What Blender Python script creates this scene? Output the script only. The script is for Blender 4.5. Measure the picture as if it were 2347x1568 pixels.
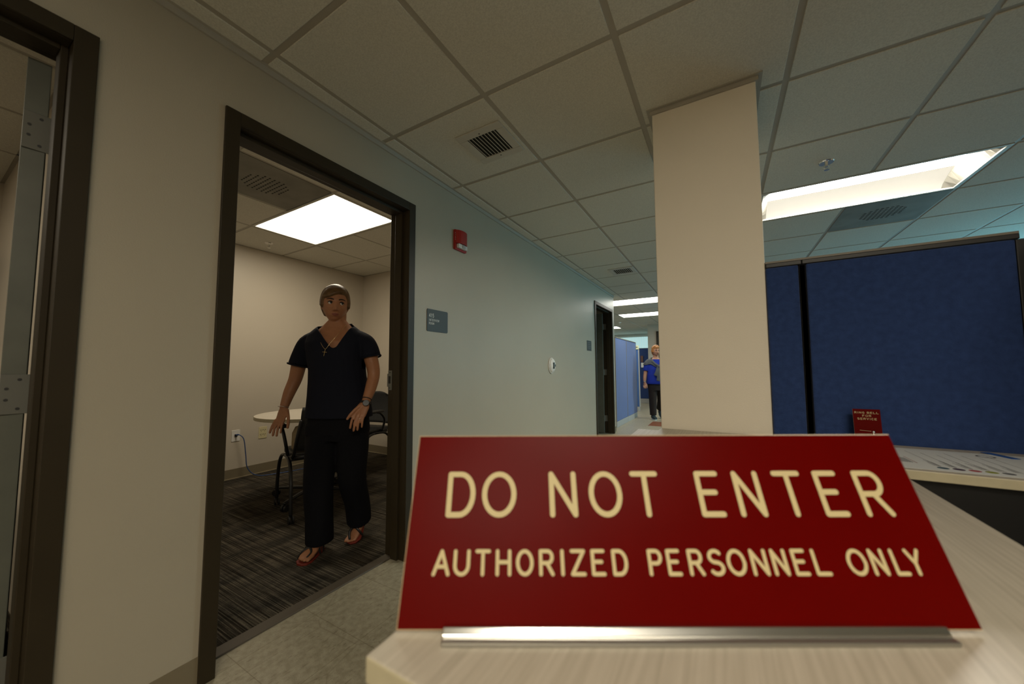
import bpy, bmesh, math, random
from mathutils import Vector, Matrix
PI = math.pi
random.seed(7)
for o in list(bpy.data.objects): bpy.data.objects.remove(o)
SC = bpy.context.scene
COL = SC.collection
CEIL = 2.39

# ---------------------------------------------------------------- camera
cam = bpy.data.cameras.new('camera'); cam_o = bpy.data.objects.new('camera', cam); COL.objects.link(cam_o)
SC.camera = cam_o
yaw, pit, rol = 0.5202, 0.0647, -0.0047
d = Vector((-math.sin(yaw)*math.cos(pit), math.cos(yaw)*math.cos(pit), math.sin(pit)))
r = Vector((math.cos(yaw), math.sin(yaw), 0)); u = r.cross(d)
rr = r*math.cos(rol)+u*math.sin(rol); uu = -r*math.sin(rol)+u*math.cos(rol)
m = Matrix((rr, uu, -d)).transposed().to_4x4(); m.translation = (1.6355, -0.7139, 1.1066)
cam_o.matrix_world = m
cam.sensor_width = 36; cam.sensor_fit = 'HORIZONTAL'; cam.lens = 12.611
cam.shift_x = -0.00396; cam.shift_y = 0.00347
cam.clip_start = 0.02; cam.clip_end = 100
cam.dof.use_dof = True; cam.dof.focus_distance = 2.9; cam.dof.aperture_fstop = 3.0

# ---------------------------------------------------------------- world and exposure
w = bpy.data.worlds.new('world'); SC.world = w; w.use_nodes = True
w.node_tree.nodes['Background'].inputs[0].default_value = (0.55, 0.8, 1.0, 1)
w.node_tree.nodes['Background'].inputs[1].default_value = 0.6
SC.view_settings.view_transform = 'Standard'; SC.view_settings.look = 'None'
SC.view_settings.gamma = 1; SC.view_settings.exposure = 0.0
LAMP_HALL = 50.0      # radiance of the lit lamp lenses
LAMP_ROOM = 11.0
LAMP_FAR = 12.0
LAMP_BACK = 20.0
WINDOW = 4.6

# ---------------------------------------------------------------- materials
def srgb(c):
    f = lambda v: v/12.92 if v <= .04045 else ((v+.055)/1.055)**2.4
    return tuple(f(x/255) for x in c)+(1,)
def mat(name, col, rough=.6, metal=0, spec=.5, noise=None, bump=0, bscale=60, emit=None, trans=0, ior=1.45, coat=0, sheen=0, alpha=1):
    m = bpy.data.materials.new(name); m.use_nodes = True
    nt = m.node_tree; b = nt.nodes['Principled BSDF']
    col = tuple(col)+(1,) if len(col) == 3 else col
    b.inputs['Base Color'].default_value = col
    b.inputs['Roughness'].default_value = rough; b.inputs['Metallic'].default_value = metal
    b.inputs['Specular IOR Level'].default_value = spec
    b.inputs['Transmission Weight'].default_value = trans; b.inputs['IOR'].default_value = ior
    b.inputs['Coat Weight'].default_value = coat; b.inputs['Sheen Weight'].default_value = sheen
    tc = nt.nodes.new('ShaderNodeTexCoord')
    if noise:
        sc, amt = noise
        n = nt.nodes.new('ShaderNodeTexNoise'); n.inputs['Scale'].default_value = sc; n.inputs['Detail'].default_value = 5
        nt.links.new(tc.outputs['Object'], n.inputs['Vector'])
        mr = nt.nodes.new('ShaderNodeMapRange'); mr.inputs[1].default_value = .3; mr.inputs[2].default_value = .7
        mr.inputs[3].default_value = 1-amt; mr.inputs[4].default_value = 1+amt
        nt.links.new(n.outputs['Fac'], mr.inputs[0])
        mx = nt.nodes.new('ShaderNodeVectorMath'); mx.operation = 'SCALE'; mx.inputs[0].default_value = col[:3]
        nt.links.new(mr.outputs[0], mx.inputs['Scale']); nt.links.new(mx.outputs[0], b.inputs['Base Color'])
    if bump:
        n = nt.nodes.new('ShaderNodeTexNoise'); n.inputs['Scale'].default_value = bscale; n.inputs['Detail'].default_value = 4
        nt.links.new(tc.outputs['Object'], n.inputs['Vector'])
        bp = nt.nodes.new('ShaderNodeBump'); bp.inputs['Strength'].default_value = bump; bp.inputs['Distance'].default_value = .002
        nt.links.new(n.outputs['Fac'], bp.inputs['Height']); nt.links.new(bp.outputs[0], b.inputs['Normal'])
    if emit:
        b.inputs['Emission Color'].default_value = tuple(emit[0])+(1,); b.inputs['Emission Strength'].default_value = emit[1]
    return m
M = {}
M['wall'] = mat('wall_paint', (.56, .50, .41), .42, spec=.5, noise=(2.5, .02), bump=.25, bscale=220)
M['hallwall'] = mat('grey_hall_paint', (.41, .367, .285), .40, spec=.3, noise=(2.5, .02), bump=.25, bscale=220)
M['column'] = mat('column_paint', (.83, .76, .64), .6, noise=(3, .02), bump=.2, bscale=220)
M['ceil'] = mat('ceiling_tile', (.66, .64, .56), .95, spec=.1, noise=(170, .10), bump=.7, bscale=420)
M['grid'] = mat('ceiling_grid_metal', (.40, .37, .31), .5)
M['frame'] = mat('door_frame_paint', (.030, .022, .011), .48, spec=.3, noise=(8, .06))
M['leaf'] = mat('door_leaf_edge', (.10, .105, .085), .45, noise=(12, .1))
M['darkdoor'] = mat('dark_door_laminate', (.05, .038, .025), .4, noise=(14, .2))
M['steel'] = mat('hinge_steel', (.16, .16, .14), .5, metal=.35)
M['screw'] = mat('screw_steel', (.08, .08, .08), .4, metal=.8)
M['base'] = mat('cove_base_rubber', (.20, .165, .105), .6)
M['caulk'] = mat('base_toe', (.36, .30, .19), .6)
M['strip'] = mat('rubber_transition_strip', (.085, .068, .05), .55)
M['red'] = mat('red_engraved_plastic', (.098, .0006, .0), .32, noise=(14, .04), spec=.06)
M['cream'] = mat('cream_lettering', (.56, .47, .25), .6)
M['creamedge'] = mat('cream_plate_edge', (.72, .56, .34), .5)
M['chrome'] = mat('polished_aluminium', (.82, .82, .80), .16, metal=1)
M['acryl'] = mat('clear_acrylic', (.85, .86, .82), .08, trans=.85, ior=1.49)
M['fabric'] = mat('blue_panel_fabric', (.050, .115, .30), .95, spec=.15, noise=(90, .12), bump=.9, bscale=260, sheen=.2)
M['fabric_d'] = mat('dark_shaded_panel_fabric', (.026, .052, .155), .95, spec=.15, noise=(45, .15), bump=.9, bscale=180, sheen=.15)  # blue fabric darkened: backlit shade of the reception panels is in the colour
M['black'] = mat('black_plastic', (.012, .012, .012), .45)
M['blackmetal'] = mat('black_metal', (.010, .010, .010), .35)
M['grey'] = mat('grey_panel_metal', (.36, .36, .35), .5)
M['taupe'] = mat('taupe_rail', (.20, .18, .145), .5)
M['tagm'] = mat('dark_grey_plaque', (.034, .036, .031), .5)
M['taglet'] = mat('pale_plaque_lettering', (.62, .62, .58), .6)
M['alarm'] = mat('red_alarm_plastic', (.33, .015, .010), .35)
M['alarmlens'] = mat('clear_strobe_lens', (.62, .62, .6), .2, coat=.5)
M['white'] = mat('white_plastic', (.72, .70, .66), .4)
M['ivory'] = mat('ivory_plastic', (.62, .55, .33), .4)
M['wpaper'] = mat('white_paper', (.72, .74, .74), .6)
M['ink'] = mat('dark_ink', (.08, .08, .10), .7)
M['bluecable'] = mat('blue_cable', (.03, .07, .20), .45)
M['blacktex'] = mat('black_mesh_fabric', (.015, .015, .014), .8, noise=(200, .5))
M['tan'] = mat('tan_canvas', (.42, .33, .20), .9, noise=(60, .1))
M['vent'] = mat('vent_enamel', (.55, .52, .45), .45)
M['ventdark'] = mat('vent_dark', (.02, .018, .014), .8)
M['perf'] = mat('perforated_panel', (.22, .21, .18), .7, noise=(5, .18))
M['lampend'] = mat('lamp_white_enamel', (.30, .29, .26), .5)
M['lampframe'] = mat('lamp_frame', (.55, .54, .48), .45)
M['lens_hi'] = mat('lamp_lens_core', (.8, .8, .75), .5, emit=((1.0, .93, .78), LAMP_HALL*2.2))
M['lens_lo'] = mat('lamp_lens_side', (.16, .155, .14), .5, emit=((1.0, .93, .78), .75))
M['lens_room'] = mat('lamp_prismatic_lens', (.8, .8, .75), .5, emit=((1.0, .89, .70), LAMP_ROOM))
M['lens_far'] = mat('lamp_lens_far', (.8, .8, .75), .5, emit=((1.0, .96, .86), LAMP_FAR))
M['lens_back'] = mat('lamp_lens_back', (.8, .8, .75), .5, emit=((1.0, .90, .72), LAMP_BACK))
M['blind'] = mat('daylit_vertical_blind', (.7, .8, .8), .7, emit=((.24, .74, .96), WINDOW))
M['blind_far'] = mat('far_daylit_blind', (.6, .75, .75), .7, emit=((.62, .92, .92), .55))
M['skin'] = mat('skin', (.33, .145, .070), .5, noise=(30, .06))
M['skin2'] = mat('skin_older', (.42, .21, .12), .5, noise=(40, .06))
M['lip'] = mat('lips', (.22, .07, .05), .45)
M['nail'] = mat('nails', (.45, .22, .15), .3)
M['brow'] = mat('eyebrows', (.025, .012, .006), .8)
M['eyew'] = mat('eye_white', (.62, .58, .54), .25)
M['iris'] = mat('eye_iris', (.012, .010, .008), .15)
M['hair1'] = mat('brown_hair', (.10, .052, .018), .42, noise=(40, .35), bump=.6, bscale=90)
M['hair2'] = mat('copper_hair', (.35, .14, .03), .6, noise=(60, .35), bump=.8, bscale=120)
M['blouse'] = mat('black_blouse', (.006, .007, .014), .85, spec=.2)
M['trousers'] = mat('black_trousers', (.004, .004, .006), .9, spec=.2)
M['sole'] = mat('red_brown_sandal_sole', (.16, .018, .008), .6)
M['gold'] = mat('gold_chain', (.75, .58, .30), .25, metal=1)
M['silver'] = mat('silver', (.75, .74, .70), .25, metal=1)
M['bluetop'] = mat('royal_blue_top', (.004, .022, .27), .85)
M['scarf'] = mat('grey_knit', (.075, .08, .085), .95, noise=(120, .15))
M['brownpants'] = mat('dark_brown_trousers', (.012, .007, .005), .9)
M['shoe'] = mat('black_teal_trainer', (.008, .022, .028), .6)
M['shoew'] = mat('pale_trainer_sole', (.45, .55, .55), .6)

def nodes_of(name, rough=.5):
    m = bpy.data.materials.new(name); m.use_nodes = True
    nt = m.node_tree; b = nt.nodes['Principled BSDF']; b.inputs['Roughness'].default_value = rough
    tc = nt.nodes.new('ShaderNodeTexCoord')
    return m, nt, b, tc
def mapping(nt, tc, scale=(1, 1, 1), rot=(0, 0, 0)):
    mp = nt.nodes.new('ShaderNodeMapping'); mp.inputs['Scale'].default_value = scale; mp.inputs['Rotation'].default_value = rot
    nt.links.new(tc.outputs['Object'], mp.inputs['Vector']); return mp.outputs[0]
def ramp(nt, fac, stops):
    cr = nt.nodes.new('ShaderNodeValToRGB'); e = cr.color_ramp.elements
    e[0].position, e[0].color = stops[0][0], tuple(stops[0][1])+(1,)
    e[1].position, e[1].color = stops[-1][0], tuple(stops[-1][1])+(1,)
    for p, c in stops[1:-1]:
        x = e.new(p); x.color = tuple(c)+(1,)
    nt.links.new(fac, cr.inputs[0]); return cr.outputs[0]
def noise(nt, vec, scale, detail=4):
    n = nt.nodes.new('ShaderNodeTexNoise'); n.inputs['Scale'].default_value = scale; n.inputs['Detail'].default_value = detail
    nt.links.new(vec, n.inputs['Vector']); return n.outputs['Fac']
def mul(nt, a, b, fac=1.0, mode='MULTIPLY'):
    x = nt.nodes.new('ShaderNodeMix'); x.data_type = 'RGBA'; x.blend_type = mode; x.inputs[0].default_value = fac
    nt.links.new(a, x.inputs[6]); nt.links.new(b, x.inputs[7]); return x.outputs[2]

def vinyl_floor():
    m, nt, b, tc = nodes_of('speckled_vinyl_tile', .32)
    v = mapping(nt, tc)
    base = ramp(nt, noise(nt, v, 38, 6), [(.35, (.28, .25, .175)), (.65, (.37, .335, .245))])
    sp = ramp(nt, noise(nt, v, 260, 2), [(.30, (.35, .3, .22)), (.40, (1, 1, 1))])
    v2 = mapping(nt, tc, (9, 1.6, 1), (0, 0, .8))
    st = ramp(nt, noise(nt, v2, 16, 8), [(.33, (.35, .3, .25)), (.38, (1, 1, 1))])
    vo = nt.nodes.new('ShaderNodeTexVoronoi'); vo.feature = 'DISTANCE_TO_EDGE'; vo.inputs['Scale'].default_value = 2.6
    nt.links.new(v, vo.inputs['Vector'])
    sc = ramp(nt, vo.outputs['Distance'], [(.0, (.45, .4, .35)), (.006, (1, 1, 1))])
    msk = ramp(nt, noise(nt, v, 4, 3), [(.52, (1, 1, 1)), (.62, (0, 0, 0))])
    sc2 = mul(nt, sc, msk, 1, 'LIGHTEN') if False else sc
    # tile joints every 305 mm
    br = nt.nodes.new('ShaderNodeTexBrick'); br.offset = 0; br.inputs['Scale'].default_value = 1
    br.inputs['Brick Width'].default_value = .305; br.inputs['Row Height'].default_value = .305; br.inputs['Mortar Size'].default_value = .0012
    br.inputs['Color1'].default_value = (1, 1, 1, 1); br.inputs['Color2'].default_value = (.95, .95, .95, 1); br.inputs['Mortar'].default_value = (.6, .57, .5, 1)
    nt.links.new(v, br.inputs['Vector'])
    c = mul(nt, mul(nt, mul(nt, mul(nt, base, sp, .55), st, .6), sc2, .45), br.outputs['Color'], 1)
    nt.links.new(c, b.inputs['Base Color']); return m
def carpet():
    m, nt, b, tc = nodes_of('striped_carpet', .95)
    b.inputs['Specular IOR Level'].default_value = .1
    v = mapping(nt, tc, (2.2, 190, 1))
    a = ramp(nt, noise(nt, v, 1.0, 3), [(.38, (.020, .016, .011)), (.50, (.060, .052, .040)), (.64, (.135, .12, .092))])
    v3 = mapping(nt, tc, (4.0, 1, 1))
    bands = ramp(nt, noise(nt, v3, 2.6, 4), [(.38, (.55, .55, .55)), (.62, (1.15, 1.1, 1.05))])
    pile = ramp(nt, noise(nt, mapping(nt, tc), 420, 2), [(.3, (.45, .45, .45)), (.7, (1.3, 1.3, 1.3))])
    c = mul(nt, mul(nt, a, bands, 1), pile, 1)
    nt.links.new(c, b.inputs['Base Color'])
    bp = nt.nodes.new('ShaderNodeBump'); bp.inputs['Strength'].default_value = .8; bp.inputs['Distance'].default_value = .003
    nt.links.new(noise(nt, v, 3.0, 5), bp.inputs['Height']); nt.links.new(bp.outputs[0], b.inputs['Normal'])
    return m
def laminate():
    m, nt, b, tc = nodes_of('pale_woodgrain_laminate', .38)
    v = mapping(nt, tc, (90, 2.5, 2), (0, 0, 0))
    c = ramp(nt, noise(nt, v, 2.0, 6), [(.3, (.42, .375, .30)), (.7, (.55, .495, .41))])
    nt.links.new(c, b.inputs['Base Color']); return m
M['vct'] = vinyl_floor(); M['carpet'] = carpet(); M['lam'] = laminate()
M['lamedge'] = mat('laminate_edge_band', (.46, .41, .28), .45, noise=(30, .05))
M['browntile'] = mat('terracotta_vinyl_tile', (.19, .07, .035), .35, noise=(40, .2))

# ---------------------------------------------------------------- mesh helpers
def box(bm, x0, x1, y0, y1, z0, z1, mi=0):
    vs = [bm.verts.new((x, y, z)) for x in (x0, x1) for y in (y0, y1) for z in (z0, z1)]
    for f in ((0, 1, 3, 2), (4, 6, 7, 5), (0, 4, 5, 1), (2, 3, 7, 6), (0, 2, 6, 4), (1, 5, 7, 3)):
        fc = bm.faces.new([vs[i] for i in f]); fc.material_index = mi
def prism(bm, pts, z0, z1, mi=0, side=None):
    a = [bm.verts.new((x, y, z0)) for x, y in pts]; b = [bm.verts.new((x, y, z1)) for x, y in pts]
    n = len(pts)
    bm.faces.new(a[::-1]).material_index = mi; bm.faces.new(b).material_index = mi
    for i in range(n):
        bm.faces.new([a[i], a[(i+1) % n], b[(i+1) % n], b[i]]).material_index = mi if side is None else side
def ring_loft(bm, rings, mi=0, caps=True):
    """rings: list of lists of points, same length"""
    R = [[bm.verts.new(p) for p in ring] for ring in rings]
    n = len(R[0])
    for a, b in zip(R[:-1], R[1:]):
        for i in range(n):
            bm.faces.new([a[i], a[(i+1) % n], b[(i+1) % n], b[i]]).material_index = mi
    if caps:
        bm.faces.new(R[0][::-1]).material_index = mi; bm.faces.new(R[-1]).material_index = mi
def smooth_pts(pts, rad, n=5):
    """Catmull-Rom resample of a path with radii"""
    P = [Vector(p) for p in pts]; out = []; ro = []
    for i in range(len(P)-1):
        p0 = P[max(i-1, 0)]; p1 = P[i]; p2 = P[i+1]; p3 = P[min(i+2, len(P)-1)]
        for k in range(n):
            t = k/n
            q = .5*((2*p1)+(p2-p0)*t+(2*p0-5*p1+4*p2-p3)*t*t+(-p0+3*p1-3*p2+p3)*t**3)
            out.append(q)
            a = rad[i] if not isinstance(rad, (int, float)) else rad; b = rad[i+1] if not isinstance(rad, (int, float)) else rad
            if isinstance(a, tuple): ro.append((a[0]*(1-t)+b[0]*t, a[1]*(1-t)+b[1]*t))
            else: ro.append(a*(1-t)+b*t)
    out.append(P[-1]); ro.append(rad[-1] if not isinstance(rad, (int, float)) else rad)
    return out, ro
def tube(bm, pts, rad, seg=12, mi=0, smooth=0, ref=None, round_ends=True):
    if smooth: pts, rad = smooth_pts(pts, rad, smooth)
    P = [Vector(p) for p in pts]; n = len(P)
    R = [rad]*n if isinstance(rad, (int, float)) else list(rad)
    T = []
    for i in range(n):
        t = P[min(i+1, n-1)]-P[max(i-1, 0)]; T.append(t.normalized())
    a = Vector(ref) if ref else (Vector((0, 0, 1)) if abs(T[0].z) < .9 else Vector((1, 0, 0)))
    rings = []
    for i in range(n):
        x = (a - T[i]*a.dot(T[i])).normalized(); y = T[i].cross(x); a = x
        ra, rb = R[i] if isinstance(R[i], tuple) else (R[i], R[i])
        rings.append((P[i], x, y, ra, rb))
    L = []
    def ring(c, x, y, ra, rb): return [c+x*ra*math.cos(2*PI*k/seg)+y*rb*math.sin(2*PI*k/seg) for k in range(seg)]
    if round_ends:
        c, x, y, ra, rb = rings[0]; rm = min(ra, rb)
        for q in (80, 50, 25): L.append(ring(c-T[0]*rm*math.sin(math.radians(q)), x, y, ra*math.cos(math.radians(q)), rb*math.cos(math.radians(q))))
    for q in rings: L.append(ring(*q))
    if round_ends:
        c, x, y, ra, rb = rings[-1]; rm = min(ra, rb)
        for q in (25, 50, 80): L.append(ring(c+T[-1]*rm*math.sin(math.radians(q)), x, y, ra*math.cos(math.radians(q)), rb*math.cos(math.radians(q))))
    ring_loft(bm, L, mi)
def cyl(bm, c, r0, h, seg=24, axis='z', mi=0, r1=None):
    r1 = r0 if r1 is None else r1
    c = Vector(c); A = {'z': (Vector((1, 0, 0)), Vector((0, 1, 0)), Vector((0, 0, 1))), 'x': (Vector((0, 1, 0)), Vector((0, 0, 1)), Vector((1, 0, 0))), 'y': (Vector((0, 0, 1)), Vector((1, 0, 0)), Vector((0, 1, 0)))}[axis]
    ring = lambda cc, rad: [cc+A[0]*rad*math.cos(2*PI*k/seg)+A[1]*rad*math.sin(2*PI*k/seg) for k in range(seg)]
    ring_loft(bm, [ring(c, r0), ring(c+A[2]*h, r1)], mi)
def ball(bm, c, rx, ry=None, rz=None, seg=16, mi=0, rot=None):
    ry = ry or rx; rz = rz or rx; c = Vector(c)
    L = []
    for j in range(1, seg//2+1):
        th = PI*j/(seg//2+1)
        ring = [Vector((rx*math.sin(th)*math.cos(2*PI*k/seg), ry*math.sin(th)*math.sin(2*PI*k/seg), -rz*math.cos(th))) for k in range(seg)]
        if rot: ring = [rot @ p for p in ring]
        L.append([c+p for p in ring])
    ring_loft(bm, L, mi)
def obj(name, bm, mats, parent=None, smooth=False, bevel=0, loc=None, bseg=2):
    if isinstance(bm, bpy.types.Mesh): me = bm; me.name = name
    else:
        bmesh.ops.recalc_face_normals(bm, faces=bm.faces)
        me = bpy.data.meshes.new(name); bm.to_mesh(me); bm.free()
    o = bpy.data.objects.new(name, me); COL.objects.link(o)
    for mm in (mats if isinstance(mats, (list, tuple)) else [mats]):
        me.materials.append(M[mm] if isinstance(mm, str) else mm)
    if smooth:
        for p in me.polygons: p.use_smooth = True
    if bevel:
        b = o.modifiers.new('bevel', 'BEVEL'); b.width = bevel; b.segments = bseg; b.limit_method = 'ANGLE'; b.angle_limit = .7
    if parent: o.parent = parent
    if loc: o.location = loc
    return o
def tag(o, label, cat=None, group=None, kind=None):
    if label: o['label'] = label
    if cat: o['category'] = cat
    if group: o['group'] = group
    if kind: o['kind'] = kind
    return o
def thing(name, label, cat, loc=(0, 0, 0), rotz=0, group=None):
    o = bpy.data.objects.new(name, None); COL.objects.link(o); o.location = loc; o.rotation_euler = (0, 0, rotz)
    o.empty_display_size = .1
    return tag(o, label, cat, group)
def struct(name, bm, mats, label=None, parent=None, **k):
    o = obj(name, bm, mats, parent, **k)
    if not parent: o['kind'] = 'structure'
    if label: o['label'] = label
    return o
def BM(): return bmesh.new()
def remeshed(bm, voxel, it=4, fac=.5):
    bmesh.ops.recalc_face_normals(bm, faces=bm.faces)
    me = bpy.data.meshes.new('tmp'); bm.to_mesh(me); bm.free()
    o = bpy.data.objects.new('tmp', me); COL.objects.link(o)
    q = o.modifiers.new('r', 'REMESH'); q.mode = 'VOXEL'; q.voxel_size = voxel; q.adaptivity = 0
    if it:
        s = o.modifiers.new('s', 'SMOOTH'); s.factor = fac; s.iterations = it
    dg = bpy.context.evaluated_depsgraph_get(); dg.update()
    me2 = bpy.data.meshes.new_from_object(o.evaluated_get(dg))
    bpy.data.objects.remove(o); bpy.data.meshes.remove(me)
    me2.materials.clear()
    return me2

# stroke lettering ------------------------------------------------
def arc(cx, cy, rx, ry, a0, a1, n=14): return [(cx+rx*math.cos(math.radians(a0+(a1-a0)*i/n)), cy+ry*math.sin(math.radians(a0+(a1-a0)*i/n))) for i in range(n+1)]
G = {
 'A': [[(0, 0), (.5, 1), (1, 0)], [(.19, .33), (.81, .33)]],
 'B': [[(0, 0), (0, 1), (.6, 1)]+arc(.6, .76, .34, .24, 90, -90)+[(0, .52)], [(.6, .52)]+arc(.62, .26, .38, .26, 90, -90)+[(0, 0)]],
 'C': [arc(.55, .5, .55, .5, 50, 310, 20)],
 'D': [[(0, 0), (0, 1), (.45, 1)]+arc(.45, .5, .55, .5, 90, -90)+[(0, 0)]],
 'E': [[(1, 1), (0, 1), (0, 0), (1, 0)], [(0, .53), (.8, .53)]],
 'F': [[(1, 1), (0, 1), (0, 0)], [(0, .53), (.8, .53)]],
 'G': [arc(.55, .5, .55, .5, 50, 350, 22)+[(.6, .45)]],
 'H': [[(0, 0), (0, 1)], [(1, 0), (1, 1)], [(0, .52), (1, .52)]],
 'I': [[(.5, 0), (.5, 1)]],
 'L': [[(0, 1), (0, 0), (1, 0)]],
 'M': [[(0, 0), (0, 1), (.5, .2), (1, 1), (1, 0)]],
 'N': [[(0, 0), (0, 1), (1, 0), (1, 1)]],
 'O': [arc(.5, .5, .5, .5, 0, 360, 28)],
 'P': [[(0, 0), (0, 1), (.6, 1)]+arc(.6, .73, .4, .27, 90, -90)+[(0, .46)]],
 'R': [[(0, 0), (0, 1), (.6, 1)]+arc(.6, .74, .38, .26, 90, -90)+[(0, .48)], [(.52, .48), (1, 0)]],
 'S': [arc(.5, .75, .45, .25, 35, 270, 14)+arc(.5, .25, .48, .25, 90, -145, 14)],
 'T': [[(0, 1), (1, 1)], [(.5, 1), (.5, 0)]],
 'U': [[(0, 1), (0, .4)]+arc(.5, .38, .5, .38, 180, 360)+[(1, 1)]],
 'V': [[(0, 1), (.5, 0), (1, 1)]],
 'W': [[(0, 1), (.25, 0), (.5, .9), (.75, 0), (1, 1)]],
 'Y': [[(0, 1), (.5, .45), (1, 1)], [(.5, .45), (.5, 0)]],
 'Z': [[(0, 1), (1, 1), (0, 0), (1, 0)]],
 '4': [[(.75, 0), (.75, 1), (0, .3), (1, .3)]],
 '1': [[(.2, .75), (.55, 1), (.55, 0)]],
 '5': [[(.9, 1), (.15, 1), (.08, .55)]+arc(.48, .34, .48, .34, 130, -150, 16)],
}
def stroke(bm, pts, wd, z, mi=0):
    """flat ribbon with round ends and joints in the xy plane at height z"""
    h = wd/2
    for n_, ((x0, y0), (x1, y1)) in enumerate(zip(pts[:-1], pts[1:])):
        dx, dy = x1-x0, y1-y0; L = math.hypot(dx, dy)
        if L < 1e-7: continue
        a = math.atan2(dy, dx)
        c = [(x1+h*math.cos(a+math.radians(t)), y1+h*math.sin(a+math.radians(t))) for t in range(-90, 91, 30)]
        c += [(x0+h*math.cos(a+math.radians(t)), y0+h*math.sin(a+math.radians(t))) for t in range(90, 271, 30)]
        bm.faces.new([bm.verts.new((x, y, z+n_*1.6e-5)) for x, y in c]).material_index = mi
def letter(bm, ch, x0, x1, y0, h, wd, z):
    e = wd/2; W_ = (x1-x0)-wd; H_ = h-wd
    for n_, s in enumerate(G[ch]):
        if ch == 'I': s = [(.5, y) for _, y in s]
        stroke(bm, [(x0+e+px*W_, y0+e+py*H_) for px, py in s], wd, z+n_*3.2e-4)
def text(bm, t, x, y, h, z, wr=.62, gap=.28, wd=None, center=False):
    wd = wd or h*.13
    adv = lambda c: h*(.3 if c == 'I' else .35 if c == ' ' else .42 if c == '1' else wr*(1.15 if c in 'MWO' else 1))
    tot = sum(adv(c)+h*gap for c in t)-h*gap
    if center: x -= tot/2
    for c in t:
        a = adv(c)
        if c != ' ': letter(bm, c, x, x+a, y, h, wd, z)
        x += a+h*gap

# ================================================================= STRUCTURE
X_END, Y_END, Y_BACK, X_RIGHT, Y_FAR, X_LEFTFAR = 0.0, 5.64, -3.2, 5.4, 13.2, -3.4
bm = BM(); box(bm, -.09, X_RIGHT, Y_BACK, Y_FAR, -.08, 0); box(bm, X_LEFTFAR, -.09, Y_END-.12, Y_FAR, -.08, 0)
struct('floor', bm, 'vct')
bm = BM(); box(bm, 1.42, X_RIGHT, 1.6, Y_FAR, 0, .004); box(bm, 2.10, X_RIGHT, Y_BACK, 1.6, 0, .004)  # unseen dark floor, added to cut warm bounce onto the ceiling
struct('floor.005', bm, mat('bounce_cutting_floor', (.045, .045, .045), .95, noise=(200, .3)))
bm = BM(); box(bm, .35, .96, 6.63, 7.24, 0, .0015)
struct('floor_inset', bm, 'browntile', parent=bpy.data.objects['floor'], label='terracotta square of floor tiles')
bm = BM(); box(bm, -2.72, -.145, -3.2, 2.56, -.08, .004)
struct('floor.001', bm, 'carpet')
bm = BM()
for y0, y1 in ((-.07, .82), (-1.41, -.495)): prism(bm, [(-.148, y0), (-.088, y0), (-.088, y1), (-.148, y1)], -.01, .008)
struct('trim_3', bm, 'strip', bevel=.003)
# left wall with three door openings
FR = [(-1.46, -.445), (-.12, .87), (4.515, 5.525)]       # outer edges of door frames
TOP = 2.13
bm = BM()
cuts = [Y_BACK]+[v for a, b in FR for v in (a+.015, b-.015)]+[Y_END]
for i in range(0, len(cuts), 2): box(bm, -.14, 0, cuts[i], cuts[i+1], 0, 2.46)
for a, b in FR: box(bm, -.14, 0, a+.015, b-.015, TOP-.015, 2.46)
struct('wall_left', bm, 'hallwall')
bm = BM(); box(bm, X_LEFTFAR, -.14, Y_END-.12, Y_END, 0, 2.46); struct('wall_return', bm, 'wall')
bm = BM(); box(bm, -2.84, -2.72, -3.2, 2.68, 0, 2.46); struct('wall_room_back', bm, 'wall')
bm = BM(); box(bm, -2.72, -.14, 2.56, 2.68, 0, 2.46); struct('wall_room_right', bm, 'wall')
bm = BM(); box(bm, -2.72, -.14, -.38, -.26, 0, 2.46); struct('wall_room_divider', bm, 'wall')
bm = BM(); box(bm, -2.84, X_RIGHT+.12, Y_BACK-.12, Y_BACK, 0, 2.6); struct('wall_back', bm, 'wall')
bm = BM(); box(bm, X_LEFTFAR-.12, X_LEFTFAR, Y_END-.12, Y_FAR, 0, 2.6); struct('wall_far_left', bm, 'wall')
# small dark room behind door 3
bm = BM(); box(bm, -1.7, -1.6, 4.2, Y_END-.12, 0, 2.46); box(bm, -1.6, -.14, 4.2, 4.3, 0, 2.46); struct('wall_closet', bm, 'wall')
bm = BM(); box(bm, -1.6, -.09, 4.3, Y_END-.12, -.08, 0); struct('floor.002', bm, 'vct')
bm = BM(); box(bm, -1.7, -.14, 4.2, Y_END-.12, 2.39, 2.45); struct('ceiling.002', bm, 'ceil')
# right wall with window band
bm = BM(); box(bm, X_RIGHT, X_RIGHT+.12, Y_BACK, Y_FAR, 0, .95); box(bm, X_RIGHT, X_RIGHT+.12, Y_BACK, Y_FAR, 2.25, 2.6)
WY = [(3.9, 6.2), (6.8, 9.0), (9.6, 11.8)]
ys = [Y_BACK]+[v for a, b in WY for v in (a, b)]+[Y_FAR]
for i in range(0, len(ys), 2): box(bm, X_RIGHT, X_RIGHT+.12, ys[i], ys[i+1], .95, 2.25)
struct('wall_right', bm, 'wall')
for i, (a, b) in enumerate(WY):
    bm = BM(); x = X_RIGHT+.02
    for (p, q, s, t) in ((a, b, .95, .99), (a, b, 2.21, 2.25), (a, a+.04, .99, 2.21), (b-.04, b, .99, 2.21), ((a+b)/2-.02, (a+b)/2+.02, .99, 2.21)): box(bm, x, x+.06, p, q, s, t)
    wn = struct('window_%d' % (i+1), bm, 'grey')
    bm = BM(); y = a+.05; k = 0
    while y < b-.09:
        box(bm, X_RIGHT-.05, X_RIGHT-.046, y, y+.082, .97, 2.24); y += .086
    obj('vertical_blind', bm, 'blind', wn)
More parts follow.
